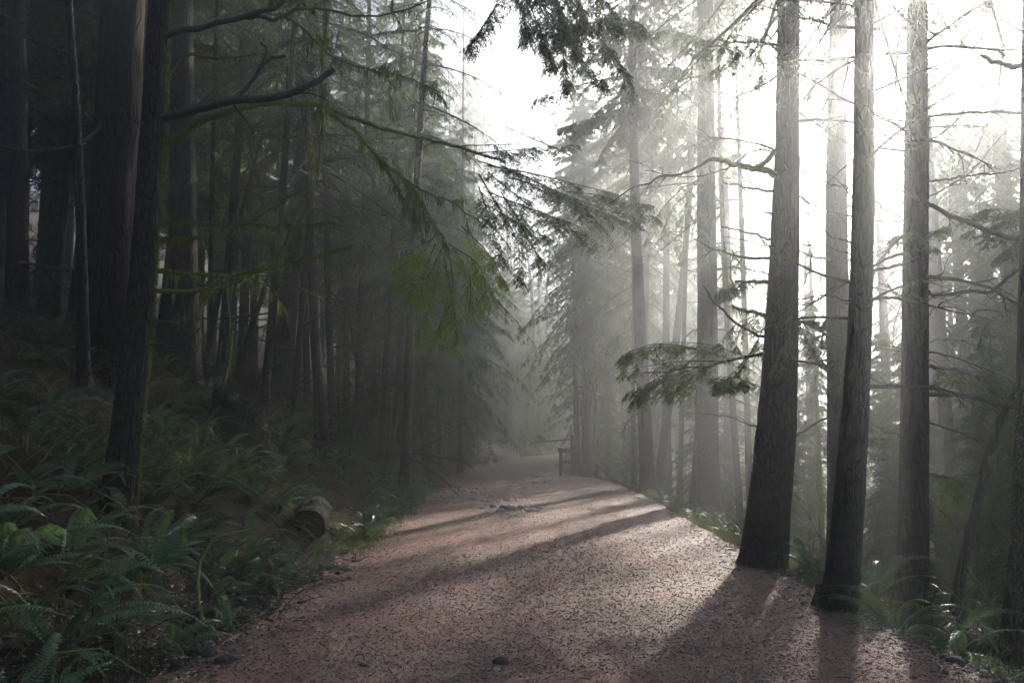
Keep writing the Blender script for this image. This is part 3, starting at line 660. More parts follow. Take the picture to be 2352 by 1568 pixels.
# its three needled boughs
rng = np.random.default_rng(15)
rel1 = lambda px: [P(*p) - b1 for p in px]
o, c = w1([(1765, 812, 10.3), (1700, 822, 10.0), (1620, 840, 9.7), (1550, 850, 9.5), (1450, 862, 9.3)], 0.024, 0.006, 97, side=2)
cur = [rel1(c) for c in (
    [(1700, 815, 10.0), (1620, 790, 9.7), (1520, 785, 9.5)], [(1680, 825, 9.9), (1580, 800, 9.6), (1470, 800, 9.3), (1430, 815, 9.2)], [(1660, 830, 9.8), (1560, 830, 9.5), (1430, 850, 9.2)],
    [(1600, 845, 9.6), (1520, 870, 9.4), (1440, 900, 9.2)], [(1550, 850, 9.5), (1490, 880, 9.3), (1460, 915, 9.2)], [(1720, 820, 10.0), (1690, 860, 9.8), (1640, 880, 9.7)], [(1640, 835, 9.7), (1580, 870, 9.6), (1540, 900, 9.5)],
    [(1600, 800, 9.6), (1500, 790, 9.3), (1410, 830, 9.0)])]
bough(o, cur, 98, 12, 8, 6, 0.38, 0.12, 0.034, 0.008, 0.4, 'needles_hero', 0.74)
o, c = w1([(1758, 985, 10.3), (1720, 975, 10.0), (1660, 955, 9.8), (1600, 950, 9.6)], 0.012, 0.004, 99)
o.name = 'branch'
bough(o, [rel1(c) for c in ([(1750, 890, 10.2), (1700, 870, 10.0), (1640, 865, 9.8)], [(1740, 885, 10.2), (1690, 880, 9.9), (1650, 890, 9.7)])], 100, 9, 6, 5, 0.22, 0.1, 0.036, 0.01, 0.35, 'needles', 0.8)
o, c = w1([(1768, 650, 10.3), (1730, 648, 10.1), (1690, 645, 9.9)], 0.03, 0.016, 101, moss=0.2)
bough(o, [rel1(c) for c in ([(1740, 648, 10.1), (1690, 650, 9.9), (1640, 672, 9.7)], [(1720, 650, 10.0), (1680, 655, 9.8), (1650, 680, 9.6)])], 102, 8, 6, 5, 0.28, 0.1, 0.036, 0.01, 0.45, 'needles', 0.75)
o, c = w1([(1768, 725, 10.3), (1720, 715, 10.0), (1680, 705, 9.8)], 0.026, 0.014, 103, moss=0.4, fuzz=0.5)
bough(o, [rel1(c) for c in ([(1750, 720, 10.2), (1690, 745, 9.9), (1650, 790, 9.7)], [(1740, 725, 10.1), (1700, 760, 9.9), (1690, 800, 9.8)], [(1750, 760, 10.1), (1730, 800, 10.0), (1690, 850, 9.8)])], 104, 8, 6, 5, 0.24, 0.1, 0.036, 0.01, 0.5, 'needles', 0.7)
o, c = w1([(1825, 745, 10.4), (1860, 738, 10.5), (1920, 745, 10.6)], 0.018, 0.006, 105)
bough(o, [rel1(c) for c in ([(1830, 742, 10.4), (1880, 735, 10.5), (1940, 748, 10.6)], [(1830, 750, 10.4), (1870, 770, 10.4), (1920, 800, 10.5)], [(1835, 745, 10.4), (1860, 790, 10.4), (1890, 830, 10.4)], [(1815, 770, 10.1), (1800, 800, 10.0), (1775, 850, 9.9)])], 106, 9, 6, 5, 0.28, 0.1, 0.036, 0.01, 0.45, 'needles', 0.8)
o, c = w1([(1786, 105, 10.3), (1740, 95, 10.1), (1690, 98, 9.9), (1620, 110, 9.7)], 0.018, 0.006, 107)
bough(o, [rel1(c) for c in ([(1770, 100, 10.2), (1700, 80, 9.9), (1620, 90, 9.7)], [(1750, 105, 10.1), (1680, 110, 9.8), (1600, 120, 9.6)], [(1720, 105, 10.0), (1680, 130, 9.9), (1640, 160, 9.8)], [(1740, 110, 10.1), (1750, 160, 10.1), (1740, 190, 10.1)], [(1660, 110, 9.8), (1580, 80, 9.5), (1520, 70, 9.4)])], 108, 10, 6, 5, 0.32, 0.11, 0.036, 0.01, 0.4, 'needles', 0.8)

def misty_bough(T_, b_, px, curves, seed, tw=0.55, mat_='needles_hero', keep=0.75):
    o, c = wood_branch(T_, px, 0.03, 0.008, seed, offs=b_)
    bough(o, [[P(*p) - b_ for p in c] for c in curves], seed + 1, 10, 7, 4, tw, 0.17, 0.06, 0.018, 0.5, mat_, keep)
misty_bough(T5, b5, [(1610, 420, 20.9), (1570, 430, 20.4), (1530, 470, 20)], [[(1600, 425, 20.8), (1550, 470, 20.2), (1510, 560, 20)], [(1590, 430, 20.7), (1570, 500, 20.4), (1560, 600, 20.3)], [(1570, 430, 20.4), (1520, 480, 20), (1480, 560, 19.8)], [(1600, 430, 20.7), (1610, 520, 20.2), (1620, 610, 20)]], 700)
misty_bough(T5, b5, [(1615, 170, 20.9), (1560, 200, 20.3), (1500, 260, 19.8)], [[(1590, 190, 20.6), (1540, 240, 20.1), (1510, 320, 19.8)], [(1570, 200, 20.4), (1500, 240, 19.8), (1470, 290, 19.6)], [(1610, 180, 20.7), (1590, 240, 20.3), (1560, 300, 20)]], 704)
misty_bough(T5, b5, [(1630, 560, 20.9), (1680, 560, 20.6), (1730, 590, 20.4)], [[(1640, 560, 20.8), (1690, 580, 20.5), (1730, 640, 20.3)], [(1650, 560, 20.7), (1670, 620, 20.4), (1680, 700, 20.2)]], 708)
misty_bough(T4, b4, [(1915, 110, 15), (1890, 130, 14.6), (1860, 170, 14.3)], [[(1910, 120, 14.9), (1880, 160, 14.5), (1860, 220, 14.3)], [(1920, 110, 14.8), (1930, 200, 14.4), (1940, 300, 14.2)], [(1915, 110, 14.9), (1900, 200, 14.5), (1905, 290, 14.3)]], 712, 0.4)
misty_bough(T4, b4, [(1940, 820, 15), (1970, 840, 14.6), (2040, 880, 14.2)], [[(1945, 825, 14.9), (2000, 850, 14.4), (2060, 900, 14)], [(1945, 830, 14.9), (1980, 900, 14.4), (2010, 980, 14.2)]], 716, 0.45)
misty_bough(T3, b3, [(2115, 840, 8.6), (2180, 850, 8.8), (2290, 880, 9.2)], [[(2130, 842, 8.7), (2220, 850, 9), (2320, 900, 9.3)], [(2150, 850, 8.8), (2240, 880, 9.1), (2300, 960, 9.3)], [(2180, 850, 8.9), (2280, 860, 9.2), (2370, 900, 9.5)]], 720, 0.34, 'needles', 0.7)
misty_bough(T3, b3, [(2118, 1090, 8.6), (2190, 1100, 8.9), (2290, 1130, 9.3)], [[(2130, 1092, 8.7), (2220, 1100, 9), (2320, 1150, 9.4)], [(2150, 1095, 8.8), (2240, 1140, 9.1), (2300, 1210, 9.3)], [(2160, 1095, 8.9), (2270, 1090, 9.3), (2370, 1120, 9.6)]], 724, 0.34, 'needles', 0.7)

w2 = lambda px, r0, r1, seed, **k: wood_branch(T2, px, r0, r1, seed, offs=b2, **k)
w2([(1962, 428, 7.7), (1915, 424, 7.6), (1850, 395, 7.5)], 0.009, 0.003, 111, side=2)
w2([(1962, 460, 7.7), (1930, 420, 7.7), (1880, 380, 7.6)], 0.008, 0.003, 112, side=2)
w2([(1955, 560, 7.7), (1905, 535, 7.6), (1850, 490, 7.5)], 0.011, 0.005, 113)
w2([(1958, 582, 7.7), (1890, 565, 7.6), (1840, 556, 7.5)], 0.007, 0.003, 114)
w2([(1950, 688, 7.7), (1910, 680, 7.6), (1870, 666, 7.5)], 0.009, 0.004, 115)
w2([(2005, 300, 7.8), (2060, 322, 7.9), (2120, 345, 8.0)], 0.006, 0.003, 116, side=2)
w2([(2000, 455, 7.8), (2060, 500, 7.9), (2110, 530, 8.0)], 0.006, 0.003, 117, side=2)
w2([(1998, 640, 7.7), (2040, 660, 7.7), (2085, 690, 7.8)], 0.006, 0.003, 118, side=2)
w2([(1985, 850, 7.7), (2020, 880, 7.6), (2060, 885, 7.6)], 0.006, 0.003, 119, side=1)
w2([(2006, 130, 7.8), (2060, 90, 7.9), (2120, 40, 8.0)], 0.007, 0.003, 120, side=2)

w3 = lambda px, r0, r1, seed, **k: wood_branch(T3, px, r0, r1, seed, offs=b3, **k)
w3([(2076, 438, 8.4), (2130, 468, 8.1), (2200, 505, 7.9), (2280, 532, 7.8), (2360, 552, 7.7)], 0.02, 0.03, 131, side=4)
w3([(2122, 650, 8.6), (2140, 676, 8.4), (2220, 672, 8.2), (2280, 668, 8.0), (2320, 640, 7.9), (2360, 600, 7.8)], 0.022, 0.014, 132, side=6)
w3([(2020, 276, 8.5), (2100, 276, 8.4), (2180, 262, 8.3), (2270, 256, 8.2), (2370, 258, 8.1)], 0.012, 0.016, 133, side=4)
w3([(2122, 415, 8.6), (2200, 408, 8.4), (2280, 398, 8.3), (2370, 385, 8.2)], 0.014, 0.006, 134, side=4)
w3([(2122, 455, 8.6), (2180, 430, 8.6), (2260, 360, 8.6), (2330, 280, 8.7)], 0.009, 0.003, 135, side=4)
w3([(2122, 330, 8.6), (2180, 290, 8.7), (2250, 210, 8.7), (2320, 110, 8.8)], 0.011, 0.004, 136, side=5)
w3([(2122, 780, 8.6), (2200, 784, 8.6), (2260, 800, 8.7)], 0.007, 0.003, 137, side=2)
w3([(2118, 960, 8.6), (2180, 985, 8.4), (2260, 1015, 8.2), (2330, 1050, 8.1)], 0.014, 0.005, 138, side=6)
w3([(2085, 320, 8.5), (2040, 310, 8.6), (1990, 330, 8.7)], 0.007, 0.003, 139)
w3([(2082, 700, 8.5), (2045, 660, 8.6), (2020, 600, 8.7)], 0.007, 0.003, 140, side=2)
w3([(2078, 1000, 8.5), (2030, 990, 8.6), (1995, 960, 8.7)], 0.009, 0.003, 141, side=2)
w3([(2076, 1130, 8.5), (2030, 1095, 8.6), (1990, 1060, 8.7)], 0.007, 0.003, 142, side=1)
w3([(2126, 210, 8.6), (2200, 150, 8.6), (2270, 60, 8.6)], 0.01, 0.004, 143, side=4)
w3([(2250, 128, 7.8), (2300, 145, 7.7), (2370, 152, 7.6)], 0.018, 0.026, 144, side=1)
o, c = w3([(2120, 545, 8.4), (2140, 540, 8.2), (2180, 530, 8.0)], 0.01, 0.004, 145)
bough(o, [[P(*p) - b3 for p in c] for c in ([(2105, 530, 8.2), (2080, 535, 8.1), (2050, 545, 8.0)], [(2110, 540, 8.2), (2120, 560, 8.1), (2150, 570, 8.0)], [(2130, 535, 8.2), (2150, 530, 8.1), (2170, 520, 8.0)])], 146, 7, 5, 5, 0.16, 0.08, 0.03, 0.009, 0.3, 'needles_dark', 0.8)
rel3 = lambda px: [P(*p) - b3 for p in px]
o, c = w3([(2360, 480, 8.0), (2300, 500, 8.2), (2230, 505, 8.4)], 0.014, 0.004, 147)
bough(o, [rel3(c) for c in ([(2350, 490, 8.0), (2280, 480, 8.2), (2210, 500, 8.4)], [(2350, 530, 8.0), (2300, 540, 8.2), (2230, 530, 8.4)], [(2360, 470, 8.0), (2320, 500, 8.2), (2270, 520, 8.3)], [(2360, 520, 8.1), (2330, 560, 8.2), (2300, 580, 8.3)])], 148, 9, 6, 5, 0.3, 0.1, 0.036, 0.01, 0.3, 'needles_dark', 0.85)

# overhanging bough from a tree beside the camera
OV, bO, posO, radO = hero_tree('overhead_hemlock', [(1500, 1568, 2.0), (1500, 1000, 2.0)], [0.2, 0.19], 'hemlock beside the viewer whose dark bough hangs into the top of the picture', 14, 'bark', 20, 12) if False else (None,) * 4
YO = 7.0
base = np.array([-6.2, 4.4, 0.0]); base[2] = gz(base[0], base[1]) - 0.2
OV = empty('overhanging_hemlock', base); tag(OV, 'hemlock whose dark drooping bough hangs into the top of the picture above the path', 'tree')
ln = np.array([[0, 0, 0], [0.05, 0.05, 5], [0.1, 0, 11], [0, 0, 19]]); ln = smooth_line(ln, 40)
MB().add(*trunk_mesh(ln, np.linspace(0.24, 0.05, 40), 14, 77)).build('trunk', M['bark'], OV)
o = link('crown', CROWN['tall_b'], OV, (0.1, 0, 9.0)); o.scale = (0.9, 0.9, 0.6)
relO = lambda px: [P(*p) - base for p in px]
cl = smooth_line(np.array([[0.1, 0, 8.2]] + [list(q) for q in relO([(700, -420, 6.2), (1000, -240, 6.6), (1200, -90, 6.9), (1290, 20, 7.1)])]), 30)
ob = MB().add(*tube(wobble(cl, 0.02, np.random.default_rng(3)), np.linspace(0.07, 0.012, 30), 7)).build('branch', M['dead_wood'], OV)
cur = [relO(c) for c in (
    [(1150, -120, 6.8), (1230, 0, 7.0), (1290, 110, 7.1), (1300, 190, 7.1)], [(1180, -100, 6.8), (1290, 0, 7.0), (1370, 80, 7.2), (1420, 140, 7.3), (1450, 200, 7.4)],
    [(1130, -120, 6.8), (1150, -20, 6.8), (1110, 60, 6.8), (1080, 100, 6.8)], [(1200, -80, 6.9), (1260, 40, 7.0), (1330, 130, 7.1), (1390, 190, 7.1)],
    [(1180, -80, 6.9), (1220, 20, 6.9), (1250, 90, 6.9), (1270, 140, 6.9)], [(1240, -60, 7.0), (1330, 20, 7.1), (1430, 40, 7.3), (1480, 60, 7.4)], [(1160, -60, 6.9), (1200, 30, 6.8), (1210, 80, 6.8)],
    [(1220, -40, 7.0), (1300, 40, 7.0), (1350, 90, 7.1), (1400, 110, 7.2)], [(1200, -60, 6.9), (1260, 30, 6.9), (1310, 70, 7.0), (1330, 130, 7.0)], [(1300, -60, 7.1), (1390, 0, 7.2), (1420, 60, 7.3)],
    [(1230, -90, 7.0), (1270, -10, 6.9), (1300, 50, 6.9)], [(1250, -90, 7.0), (1320, -10, 7.0), (1350, 50, 7.0)])]
bough(ob, cur, 44, 12, 8, 6, 0.28, 0.11, 0.032, 0.008, 0.55, 'needles', 0.85)

# ------------------------------------------------------------------ the standing forest
def at_x(dx, Y): return float(P(dx, 1000, Y)[0])
LEFT = [  # picture x, distance, trunk radius, crown, crown height
    (8, 12, 0.09, 'tall_b', 9), (108, 19, 0.09, 'twiggy', 8), (150, 22, 0.16, 'tall_b', 8), (475, 17, 0.06, 'twiggy_b', 7), (502, 21, 0.13, 'tall_b', 9), (548, 25, 0.16, 'tall_b', 8),
    (602, 17.5, 0.10, 'twiggy', 7), (638, 20, 0.24, 'twiggy', 8), (668, 18.5, 0.08, 'twiggy_b', 6), (706, 23, 0.10, 'twiggy', 6.5), (742, 18.5, 0.13, 'twiggy', 6.0), (768, 21, 0.10, 'twiggy_b', 6),
    (795, 31, 0.12, 'mid', 4.5), (822, 25, 0.15, 'twiggy', 5.5), (846, 35, 0.10, 'mid', 4), (872, 23, 0.09, 'twiggy_b', 6), (902, 25.5, 0.10, 'mid', 5), (930, 21.5, 0.13, 'twiggy', 6), (958, 36, 0.16, 'mid', 3.6),
    (988, 30, 0.2, 'mid', 4.5), (1012, 36, 0.09, 'mid', 4), (1034, 40, 0.1, 'mid', 3.6), (1058, 37, 0.12, 'mid', 4.2), (1075, 47, 0.2, 'mid', 3)]
LEFT_FAR = [(-40, 17, .2), (20, 21, .25), (85, 24, .2), (185, 18, .12), (230, 32, .25), (275, 21, .2), (360, 23, .2), (390, 34, .25), (470, 33, .2), (510, 29, .2), (-20, 26, .2), (70, 29, .22), (130, 36, .2), (215, 24, .2), (330, 30, .22), (445, 28, .2), (525, 38, .22), (575, 33, .2), (620, 44, .25), (685, 36, .2), (725, 47, .25), (775, 42, .2), (835, 52, .25), (890, 46, .22), (940, 56, .25), (1000, 50, .22), (1040, 58, .25)]
for k, (dx, Y, r, cr, zc) in enumerate(LEFT):
    x = at_x(dx, Y)
    forest_tree(x, Y, r, 19 + (k * 7 % 5), cr, zc, '%s trunk counted from the picture edge in the dark stand on the fern bank' % ordinal(k), 'dark stand on the fern bank', 200 + k, (((k * 37) % 9 - 4) * 0.3, 0), dead=13, zs=(1.0, 8.5), bark='bark_moss' if k % 4 == 1 else 'bark', cscale=0.85 if r < 0.1 else 1.0)
for k, (dx, Y, r) in enumerate(LEFT_FAR):
    x = at_x(dx, Y)
    forest_tree(x, Y, r, 21 + k % 4, ['tall_a', 'tall_b', 'mid'][k % 3], 5.5, '%s trunk from the picture edge among the faint ones deep behind the bank stand' % ordinal(sorted(LEFT_FAR).index((dx, Y, r))), 'deep shade conifers', 260 + k, (0, 0), dead=4, zs=(1, 6), cscale=1.05)

SNAG = [(530, 19, 0.07, 2.6, 11), (690, 22, 0.08, -3.0, 12), (585, 24, 0.09, 3.8, 13), (850, 27, 0.09, -2.4, 12), (450, 18, 0.06, 1.8, 9)]
for k, (dx, Y, r, le, h_) in enumerate(SNAG):
    forest_tree(at_x(dx, Y), Y, r, h_, None, 0, '%s slanting bare snag from the picture edge among the upright bank trunks' % ordinal(k), 'slanting snags', 640 + k, (le, 0.5), dead=8, zs=(1, h_ * 0.9), name='leaning_snag', lrange=(0.5, 1.4))
RIGHT = [  # picture x, distance, radius, crown, crown height, lean x
    (1325, 37.5, 0.13, 'mid', 6, 0), (1345, 37, 0.2, 'mid', 7, 0), (1395, 41, 0.14, 'mid', 6, 0.3), (1452, 33, 0.10, 'twiggy', 7, 0.9), (1478, 36, 0.17, 'mid', 11, 1.2), (1505, 30, 0.17, 'tall_a', 12.5, 2.2), (1530, 34, 0.2, 'twiggy', 13, 1.0), (1556, 28, 0.09, 'twiggy_b', 13, 1.4),
    (1664, 29, 0.2, 'twiggy', 13, 0), (1696, 23, 0.1, 'young_b', 15.5, 0.1), (1716, 24, 0.1, 'young_b', 16, 0), (1858, 33, 0.22, 'mid', 17.4, 0.2), (2030, 27, 0.2, 'twiggy', 9, 0.1), (2165, 20, 0.3, 'twiggy', 7, 0.15), (2240, 27, 0.25, 'mid', 6, 0), (2330, 19, 0.25, 'mid', 5, 0)]
for k, (dx, Y, r, cr, zc, le) in enumerate(RIGHT):
    forest_tree(at_x(dx, Y), Y, r, 22 + k % 4, cr, zc, '%s hazy trunk along from the wooden fence in the misty hollow' % ordinal(k), 'hazy trunks in the hollow', 300 + k, (le, 0), dead=8, zs=(1.5, 12), lrange=(0.8, 2.4))
forest_tree(9.9, 26, 0.09, 18.5, 'young_b', 13.6, 'added slim tree whose small dark crown shades the near path, in the gap beside the pale misty trunk', None, 390, (0, 0), dead=4, zs=(3, 10), cscale=0.9)  # extra tree, put in so its crown shades the near path
# a leafless alder reaching over the path
def bare_alder(x, y, H, seed, label):
    rng = np.random.default_rng(seed); root = empty('bare_alder', (x, y, gz(x, y) - 0.15)); tag(root, label, 'tree', 'leafless alders in the mist')
    pts = trunk_line((0, 0, 0), (-1.2, 0, H), 0.35, 26); rad = np.linspace(0.15, 0.03, 26)
    MB().add(*trunk_mesh(pts, rad, 10, seed)).build('trunk', M['dead_wood'], root)
    for k in range(16):
        z = rng.uniform(0.38, 0.95) * H; az = rng.uniform(0, 6.28); l = rng.uniform(3.0, 6.0) * (1.25 - z / H * 0.6)
        o = link('branch', DEAD[int(rng.integers(len(DEAD)))], root, (np.interp(z, pts[:, 2], pts[:, 0]), 0, z)); o.rotation_euler = (rng.uniform(-1, 1), R(rng.uniform(-62, -32)), az); o.scale = (l, l, l)
bare_alder(4.3, 41, 23, 61, 'leafless alder with rising bare limbs reaching into the bright gap over the path')
bare_alder(6.6, 47, 24, 62, 'fainter leafless alder standing beyond the first, toward the hollow')
YOUNG = [  # understorey hemlocks: x, y, crown, scale
    (5.9, 9.3, 'young_b', 0.5), (7.6, 9.6, 'young_a', 0.62), (6.3, 12.6, 'young_b', 0.7), (8.3, 11.2, 'young_a', 0.75), (5.4, 11.6, 'young_b', 0.4), (10.4, 13.0, 'young_a', 0.95), (7.3, 14.8, 'young_b', 0.8), (5.4, 16.6, 'young_b', 0.45), (12.6, 15.5, 'young_a', 1.0), (7.0, 20.5, 'young_a', 0.6),
    (7.4, 12.4, 'young_b', 0.8), (9.2, 13.5, 'young_a', 0.85), (6.9, 10.2, 'young_b', 0.62), (10.5, 16, 'young_a', 1.0), (8.2, 17.5, 'young_b', 0.9), (12.5, 19, 'young_a', 1.0), (6.0, 18.5, 'young_b', 0.55), (5.9, 25, 'young_b', 0.8), (7.5, 28, 'young_a', 0.9), (10, 30, 'young_a', 1.1), (4.6, 39, 'young_a', 0.62), (5.5, 36, 'young_b', 0.7), (4.4, 46, 'young_a', 0.8),
    (-4.4, 25, 'young_b', 0.6), (-3.9, 32, 'young_b', 0.8), (-3.8, 38, 'young_a', 1.0), (-3.3, 46, 'young_a', 1.15), (-5.2, 42, 'young_a', 1.2), (-3.4, 21.5, 'young_b', 0.36), (-3.8, 18.6, 'young_b', 0.34), (8.3, 22, 'young_a', 0.8), (14.5, 24, 'young_a', 1.2), (11, 24, 'young_b', 1.0), (4.9, 14.6, 'young_b', 0.34)]
ysort = {}
for x, y, cr, sc in sorted(YOUNG, key=lambda t: t[0] / t[1]):
    zone = 0 if x > 3 and y < 26 else 1 if y >= 26 else 2
    ysort[(x, y)] = sum(1 for v in ysort.values() if v[0] == zone), zone
    ysort[(x, y)] = (zone, ysort[(x, y)][0])
for k, (x, y, cr, sc) in enumerate(YOUNG):
    h = {'young_a': 9.2, 'young_b': 6.2}[cr] * sc
    side = 'in the hollow beyond the dark trunks' if x > 3 and y < 26 else 'by the far bend of the path' if y >= 26 else 'on the fern bank'
    root = empty('young_hemlock', (x, y, gz(x, y) - 0.08))
    tag(root, '%s feathery young hemlock, counted from the bank side, %s' % (ordinal(ysort[(x, y)][1]), side), 'tree', 'young hemlocks ' + side)
    pts = trunk_line((0, 0, 0), (0.1, 0, h), 0.03, 16)
    MB().add(*trunk_mesh(pts, np.linspace(0.045, 0.008, 16) * (0.5 + sc * 0.6), 8, k, 0.2)).build('trunk', M['bark'], root)
    o = link('crown', CROWN[cr], root, (0, 0, 0.35 * sc)); o.scale = (sc, sc, sc); o.rotation_euler = (0, 0, k * 2.1)

# tall trees closing the view and standing round the clearing
rng = np.random.default_rng(71)
FAR = [(4.3, 25.5, 'tall_a', 12), (-7, 58, 'mid', 2.5), (-3.4, 63, 'mid', 2.0), (-8, 70, 'tall_a', 3), (1.0, 84, 'mid', 1.6), (-2.2, 78, 'mid', 1.6), (3.0, 92, 'mid', 1.5), (7.0, 62, 'mid', 2), (5.4, 55, 'mid', 2.5), (9, 70, 'tall_a', 2), (6.5, 80, 'mid', 1.6), (9.5, 90, 'mid', 1.5), (0.5, 98, 'mid', 1.5), (5.5, 101, 'mid', 1.5), (-4, 92, 'mid', 1.6), (12, 58, 'tall_a', 6), (15, 66, 'tall_a', 5), (12, 48, 'twiggy', 9), (18, 52, 'twiggy', 9), (22, 62, 'tall_a', 7), (23.5, 42, 'twiggy', 10), (26, 50, 'tall_a', 7), (19.5, 34, 'twiggy', 10), (23, 36, 'mid', 8), (30, 42, 'tall_a', 7), (-12, 66, 'tall_b', 4), (-10, 80, 'tall_a', 4), (14, 80, 'tall_a', 4), (20, 76, 'tall_a', 4)]  # first entry is an added tree whose crown shades the left-hand air
fsort = lambda t: t[0] / t[1]
GHOST = [(13.2, 49), (18, 62), (-3.4, 55.5), (4.4, 59), (7.5, 50), (10.5, 57), (5.8, 61), (13.5, 64), (9.5, 68), (-6.5, 52), (-4.6, 66), (16.5, 72), (2.8, 74), (-9, 60), (4.5, 88), (-1, 90), (8, 96), (12, 84), (20, 88), (26, 78), (-6, 84), (3, 110), (9, 112), (-4, 108), (15, 106), (22, 104), (30, 92), (-12, 96), (36, 74), (41, 62)]
FAR += [(-0.6, 67, 'mid', 0.8), (0.9, 74, 'mid', 0.8), (-2.2, 71, 'mid', 0.9), (2.6, 81, 'mid', 0.8), (-0.8, 82, 'mid', 0.8), (4.4, 89, 'mid', 0.8), (1.2, 89, 'mid', 0.8)]
FAR += [(x, y, 'ghost' if y < 80 else 'mid', 9 if y < 80 else 1.2) for x, y in GHOST]
FAR = [(x + 6.0 if y > 45 and xl(y) - 0.6 < x < xr(y) + 0.6 else x, y, cr, zc) for x, y, cr, zc in FAR]
for k, (x, y, cr, zc) in enumerate(FAR):
    forest_tree(x, y, 0.2 + 0.1 * rng.random(), 31.5 if cr == 'ghost' else 22 + rng.integers(0, 5), cr, zc, '%s pale conifer from the bank side fading into the mist %s' % (ordinal(sorted([t for t in FAR if (abs(t[0]) < 10) == (abs(x) < 10)], key=fsort).index((x, y, cr, zc))), 'far along the path' if abs(x) < 10 else 'out beyond the path'), 'far misty conifers ' + ('along the path' if abs(x) < 10 else 'beyond the hollow'), 400 + k, (0, 0), dead=3, zs=(2, 9), cscale=1.0 if cr == 'ghost' else 1.2, seg=10)

# ------------------------------------------------------------------ ferns
def frond_mesh(seed, L, up, arch, pairs, plen, mat_):
    rng = np.random.default_rng(seed); n = pairs + 2
    q = np.linspace(0, 1, n); ang = R(up) - R(arch) * q ** 1.25; ds = L / (n - 1)
    x = np.concatenate([[0], np.cumsum(np.cos(ang[:-1]) * ds)]); z = np.concatenate([[0], np.cumsum(np.sin(ang[:-1]) * ds)]); y = 0.06 * L * q ** 2 * rng.normal()
    c = np.stack([x, y, z], -1); mb = MB()
    mb.add(*tube(c[::3], np.linspace(0.005, 0.0015, len(c[::3])), 3))
    T = unit(np.gradient(c, axis=0)); N = np.stack([-T[:, 2], 0 * q, T[:, 0]], -1)
    for i in range(2, n):
        t = q[i]; l = plen * min(1, 0.35 + 2.6 * t) * (1.03 - t ** 2.2) * rng.uniform(0.88, 1.1)
        for s in (-1, 1):
            d = unit(T[i] * 0.32 + np.array([0, s, 0]) - N[i] * rng.uniform(0.05, 0.35)); w = T[i] * 0.5 * ds * 0.74
            p = c[i]; m = p + d * l * 0.45; e = p + d * l
            mb.add([p - w, p + w, m + w * 0.95 + N[i] * 0.004, e, m - w * 0.8], [[0, 1, 2, 4], [4, 2, 3, 3]] if False else [[0, 1, 2, 4]])
            mb.add([m - w * 0.8, m + w * 0.95 + N[i] * 0.004, e], [[0, 1, 2]])
    return mb.mesh('frond', M[mat_])
FROND = [frond_mesh(1, 0.85, 62, 95, 36, 0.082, 'fern'), frond_mesh(2, 0.75, 48, 80, 32, 0.076, 'fern'), frond_mesh(3, 0.95, 72, 120, 40, 0.085, 'fern'), frond_mesh(4, 0.7, 35, 70, 30, 0.062, 'fern'), frond_mesh(5, 0.7, 30, 100, 28, 0.075, 'fern_brown')]
def fern_spots(rng, n, f):
    pts = []
    tries = 0
    while len(pts) < n and tries < 6000:
        tries += 1; x, y, gap = f(rng)
        if all((x - a) ** 2 + (y - b) ** 2 > gap * gap for a, b in pts): pts.append((x, y))
    return pts
rng = np.random.default_rng(90)
def leftf(r):
    y = 3.6 + 24 * r.random() ** 1.5; d = 0.15 + 2.9 * r.random() ** 1.2
    return float(xl(y)) - d, y, 0.33 + 0.003 * y
def rightf(r):
    y = 5.6 + 20 * r.random() ** 1.4; d = 0.25 + 2.4 * r.random()
    return float(xr(y)) + d, y, 0.5
LOGX, LOGY = -3.0, 12.4
spots = [(x, y, 'fern bank') for x, y in fern_spots(rng, 220, leftf) if not (-0.35 < x - LOGX * y / LOGY < 0.45 and 10.6 < y < LOGY + 1.4)] + [(x, y, 'fern bank') for x, y in fern_spots(rng, 60, lambda r: (lambda y: (float(xl(y)) - 1.2 - 3.2 * r.random(), y, 0.45))(7.5 + 9.5 * r.random()))] + [(x, y, 'hollow edge') for x, y in fern_spots(rng, 58, rightf)]
# hand-placed prominent plants
def ground_hit(dx, dy):
    for Y in np.arange(3.0, 40, 0.05):
        p = P(dx, dy, Y)
        if p[2] <= height(p[0], p[1]): return float(p[0]), float(p[1])
    return None
far_fern = {}
def fern(x, y, label, group, rng, sc=1.0, n=None, lean=0.0, spread=75, brown=0.08):
    z = gz(x, y)
    if math.hypot(x, y) > 17:  # too small to show single fronds: one mesh
        key = int(rng.integers(4))
        if key not in far_fern:
            mb = MB(); r2 = np.random.default_rng(500 + key)
            for k in range(12):
                me = FROND[r2.integers(4)]; co = np.zeros(len(me.vertices) * 3); me.vertices.foreach_get('co', co); co = co.reshape(-1, 3)
                a = R(r2.normal() * 85); rot = np.array([[math.cos(a), -math.sin(a), 0], [math.sin(a), math.cos(a), 0], [0, 0, 1]])
                fs = [list(p.vertices) for p in me.polygons]; v = co @ rot.T * r2.uniform(0.7, 1.1)
                mb.add(v, [f for f in fs if len(f) == 4]); mb.add(v, [f for f in fs if len(f) == 3])
            far_fern[key] = mb.mesh('sword_fern', M['fern'])
        o = link('sword_fern', far_fern[key], None, (x, y, z)); o.scale = (sc, sc, sc); o.rotation_euler = (0, 0, lean + rng.normal() * 0.4)
        return tag(o, label, 'fern', group)
    root = empty('sword_fern', (x, y, z - 0.02)); tag(root, label, 'fern', group)
    for k in range(n or int(rng.integers(6, 11))):
        b = rng.random() < brown
        o = link('frond', FROND[4] if b else FROND[int(rng.integers(4))], root)
        a = lean + R(rng.normal() * spread); s = sc * rng.uniform(0.65, 1.12)
        o.rotation_euler = (rng.normal() * 0.35, R(rng.normal() * 12), a); o.scale = (s, s * rng.choice([-1, 1]), s); o.location = (rng.normal() * 0.03, rng.normal() * 0.03, 0)
    return root
rng = np.random.default_rng(91)
